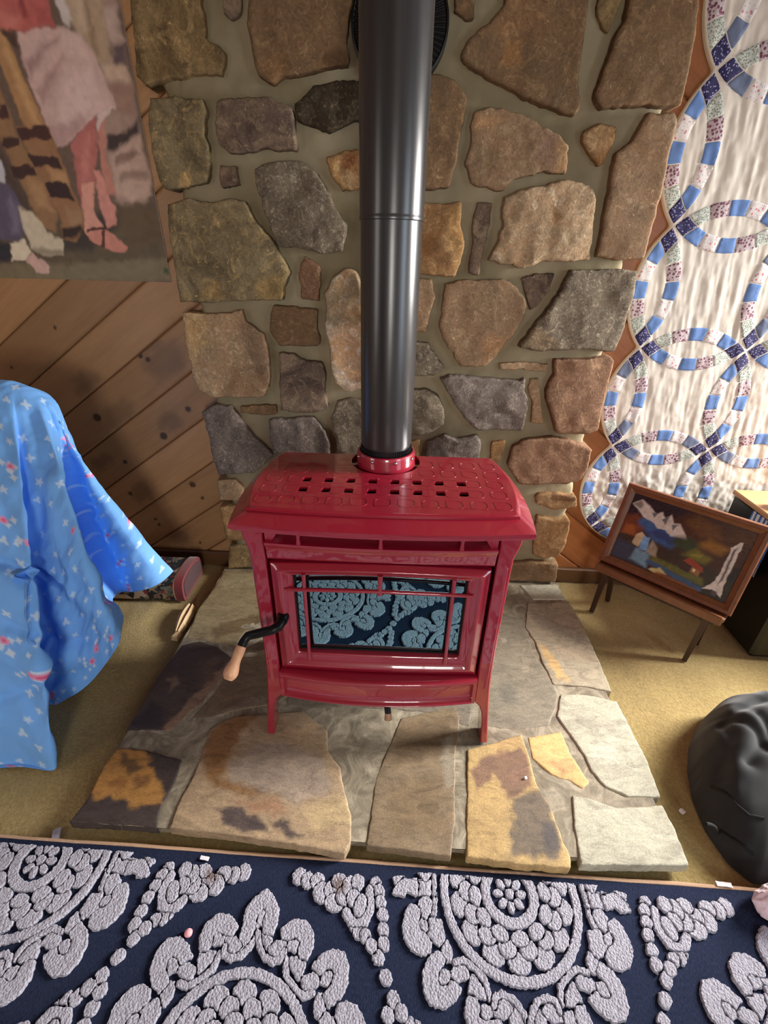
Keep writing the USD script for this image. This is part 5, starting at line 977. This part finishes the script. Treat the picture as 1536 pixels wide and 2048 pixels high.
for L, wd, dp_ in (([(58, 1142), (85, 1160), (118, 1174)], 7, .034), ([(-40, 1120), (20, 1128), (60, 1175), (75, 1230), (92, 1275)], 12, .020), ([(140, 870), (150, 980), (185, 1085), (232, 1190)], 16, .034), ([(120, 1165), (160, 1190), (175, 1215)], 14, -.016), ([(100, 960), (120, 1100), (200, 1150)], 26, -.016), ([(0, 1300), (80, 1330), (160, 1310)], 22, -.014), ([(20, 1250), (110, 1290), (190, 1275)], 12, .012), ([(0, 1400), (60, 1380), (140, 1350)], 12, .010), ([(180, 900), (230, 1010), (300, 1120)], 16, -.012), ([(60, 830), (90, 940), (70, 1080)], 16, .010)):
    L = np.array(L, float); dl = np.full(len(PXc), 1e9)
    for a_, b_ in zip(L, L[1:]):
        ab = b_-a_; t = np.clip(((PXc-a_)@ab)/(ab@ab), 0, 1); dl = np.minimum(dl, np.linalg.norm(PXc-a_-t[:, None]*ab, axis=1))
    fold = fold - (dp_*np.exp(-(dl/wd)**2)*frontm).reshape(nv, nu)
rim = np.minimum(1, np.minimum(UU, 11-UU)/.5)*np.minimum(1, np.maximum(nvk+2-VV, .12)/.5)
Q = S3 + Nn*(fold*(.25+.75*rim))[..., None]; Q[..., 2] = np.maximum(Q[..., 2], .006)
stp = st_.reshape(-1, 2); rp = np.random.default_rng(77); LF = []
gw = .070
for a in np.arange(stp[:, 0].min(), stp[:, 0].max(), gw):
    for k, b in enumerate(np.arange(stp[:, 1].min(), stp[:, 1].max(), gw)):
        x, y = a+rp.uniform(-.3, .3)*gw + (k % 2)*gw/2, b+rp.uniform(-.3, .3)*gw; big = rp.random() < .17
        if big:
            for _ in range(6):
                ox, oy = rp.normal(0, .017, 2); r = rp.uniform(.006, .0105); LF.append(([(x+ox+r*(1+.35*math.cos(4*t))*math.cos(t), y+oy+r*(1+.35*math.cos(4*t))*math.sin(t)) for t in np.linspace(0, 2*np.pi, 12, endpoint=False)], (206, 226, 248), .0022))
            for _ in range(rp.integers(1, 3)):
                ox, oy = rp.normal(0, .015, 2); r = rp.uniform(.010, .0155); LF.append(([(x+ox+r*(1+.2*math.cos(5*t))*math.cos(t), y+oy+r*(1+.2*math.cos(5*t))*math.sin(t)) for t in np.linspace(0, 2*np.pi, 14, endpoint=False)], (232, 150, 190), .003)); LF.append(([(x+ox+.4*r*math.cos(t), y+oy+.4*r*math.sin(t)) for t in np.linspace(0, 2*np.pi, 8, endpoint=False)], (226, 88, 136), .003))
        else:
            r = rp.uniform(.0075, .0110); ph = rp.uniform(0, 6); n5 = rp.integers(3, 6)
            LF.append(([(x+r*(1+.45*math.cos(n5*t+ph))*math.cos(t), y+r*(1+.45*math.cos(n5*t+ph))*math.sin(t)) for t in np.linspace(0, 2*np.pi, 16, endpoint=False)], (196, 222, 250), .0024))
ccol = paint(stp, (120, 182, 252), LF)
cl = thing('floral_cloth', 'bright blue cotton cloth with small white and pink flowers draped at the left edge', 'cloth')
back_ = Q - Nn*.003; nP = nu*nv; gfa = grid_sheet(nu, nv)
per = np.r_[np.arange(nu), np.arange(1, nv)*nu+nu-1, (nv-1)*nu+np.arange(nu-2, -1, -1), np.arange(nv-2, 0, -1)*nu]; pn = np.roll(per, -1)
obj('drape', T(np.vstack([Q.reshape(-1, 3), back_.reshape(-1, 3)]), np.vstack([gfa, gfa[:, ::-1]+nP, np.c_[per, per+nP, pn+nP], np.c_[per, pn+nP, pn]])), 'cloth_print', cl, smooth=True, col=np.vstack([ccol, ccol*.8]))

# ================================================================== tapestry footstool, kindling, scraps
fs = thing('footstool', 'low tapestry footstool with dark floral cover and red velvet ends under the blue cloth', 'footstool', (-1.345, 1.475, 0), 2.0)
prof = np.array([(0, .012), (-.006, .05), (.0, .085), (.016, .104), (.05, .114), (.10, .117), (.15, .114), (.182, .104), (.198, .085), (.204, .05), (.198, .012)])
cs = CubicSpline(np.linspace(0, 1, len(prof)), prof); nu, nv = 200, 110; L_ = .455; uu, vv = np.meshgrid(np.linspace(.0, L_-.035, nu), np.linspace(0, 1, nv)); pp = cs(vv.ravel())
Pf = np.c_[uu.ravel(), vv.ravel()*.38]; sh = lambda s, sc: fbm(np.c_[Pf*sc, Pf[:, :1]*0+s], 3, s)
tc = np.tile(lin((28, 30, 38)), (len(Pf), 1))
for s, sc, th, c in ((3, 34, .60, (150, 132, 104)), (5, 52, .63, (122, 104, 88)), (8, 60, .66, (92, 104, 96)), (13, 44, .70, (128, 40, 48))):
    al = smoothstep((sh(s, sc)-th)/.03)[:, None]; tc = tc*(1-al)+lin(c)*al
bnd = (Pf[:, 0] > L_-.042)[:, None]; tc = np.where(bnd, lin((196, 176, 140)), tc)
left = (Pf[:, 0] < .30)[:, None]; al = smoothstep((sh(21, 26)-.46)/.03)[:, None]; tc = np.where(left, tc*(1-al)+lin((176, 160, 146))*al, tc)
obj('cover', T(np.c_[uu.ravel(), pp], grid_sheet(nu, nv)), 'tapestry', fs, smooth=True, col=tc)
Bp = np.vstack([prof, [[.19, .006], [.008, .006]]]); endm = trimesh.creation.extrude_polygon(Polygon(cs(np.linspace(0, 1, 40))).buffer(.004), .034)
v = endm.vertices; obj('end_band', T(np.c_[L_-.036+v[:, 2], v[:, 0], v[:, 1]], endm.faces), 'red_velvet', fs, smooth=30)
endp = trimesh.creation.extrude_polygon(Polygon(cs(np.linspace(0, 1, 40))).buffer(-.012), .004); v = endp.vertices; obj('end_panel', T(np.c_[L_-.003+v[:, 2], v[:, 0], v[:, 1]], endp.faces), 'plum_panel', fs, smooth=30, label='dull dark red end panel')
obj('base', bx(.01, L_-.01, .012, .188, 0, .014), 'dark_wood', fs, smooth=False)
kd = thing('kindling', 'pale splintered piece of kindling on the carpet between footstool and hearth', 'kindling')
a, b = on_z(388, 1208, .03)-[.016, 0, 0], on_z(362, 1266, .022)-[.016, 0, 0]; s = np.linspace(0, 1, 26); ks = a+(b-a)*s[:, None]
wv = np.interp(s, [0, .15, .4, .7, .9, 1], [.017, .024, .029, .023, .014, .011])
def chipring(k):
    w = wv[k]; j1 = (fbm(np.array([[k*.9, 1, 0]]), 2, 3)[0]-.5)*.008; z = .030+.012*math.sin(s[k]*3.1)
    return ks[k]*[1, 1, 0] + np.array([[-w+j1, 0, .004], [-w*.9, 0, z*.7], [-w*.2, 0, z+.004], [w*.2, 0, z*.75], [w*.55, 0, z+.002], [w+j1, 0, z*.45], [w*.8, 0, .003], [0, 0, .002]])
V, Fc = loft([chipring(k) for k in range(26)]); obj('split_stick', T(V, np.vstack([Fc, [[0, k+1, k] for k in range(1, 7)], [[200, 200+k, 200+k+1] for k in range(1, 7)]])), 'kindling_wood', kd, smooth=15)
chips = trimesh.convex.convex_hull(np.array([np.r_[b[:2], 0]+q for q in ([-.016, -.022, .004], [.012, -.028, .004], [.014, .010, .005], [-.010, .014, .005], [-.012, -.018, .022], [.008, -.020, .020], [.004, .008, .030])])); obj('splinter', chips, 'kindling_wood', kd, smooth=10)
def scrap(name, label, ct, px, py, z, w, d, rot, material, hh=.0012, group=None):
    p = on_z(px, py, z); t_ = thing(name, label, ct, (p[0], p[1], z+.0004), rot, group)
    gx, gy = np.meshgrid(np.linspace(-w/2, w/2, 9), np.linspace(-d/2, d/2, 7)); zq = (fbm(np.c_[gx.ravel()*90, gy.ravel()*90, gx.ravel()*0+px], 2, 3))*hh*2.5
    v = np.c_[gx.ravel()+(zq-.002)*.6, gy.ravel()+(zq-.002)*.5, zq]; n_ = len(v); g_ = grid_sheet(9, 7)
    obj('sheet', T(np.vstack([v+[0, 0, hh], v*[1, 1, .2]]), np.vstack([g_, g_[:, ::-1]+n_])), material, t_, smooth=True)
scrap('tape_scrap', 'translucent grey strip of tape on the carpet above the rug edge, far left', 'tape', 113, 1671, .003, .018, .034, 25, 'tape_grey')
scrap('paper_scrap', 'small white paper scrap on the rug edge near the dark scorch mark', 'paper', 410, 1717, .012, .022, .008, -4, 'paper_white')
scrap('paper_scrap', 'white paper scrap on the rug edge below the pale corner flagstone', 'paper', 1448, 1769, .012, .036, .010, -3, 'paper_white')
scrap('paper_scrap', 'tiny white paper scrap on the carpet left of the black bag', 'paper', 1364, 1623, .003, .014, .012, 30, 'paper_white')
scrap('crumb', 'tiny white crumb on the yellow-brown flagstone near the front right leg', 'crumb', 1052, 1556, ZH+.005, .006, .006, 10, 'paper_white', .002)
p = on_z(377, 1866, .016); bdm = trimesh.creation.icosphere(3, .0085); v = bdm.vertices*[1, .95, .85]; v = v*(1+.16*(fbm(v*190, 2, 3)-.5))[:, None]
bead = thing('pink_bead', 'small pink bead lying on the navy rug', 'bead', (p[0], p[1], .0165)); obj('bead', T(v, bdm.faces), 'pink_bead', bead)
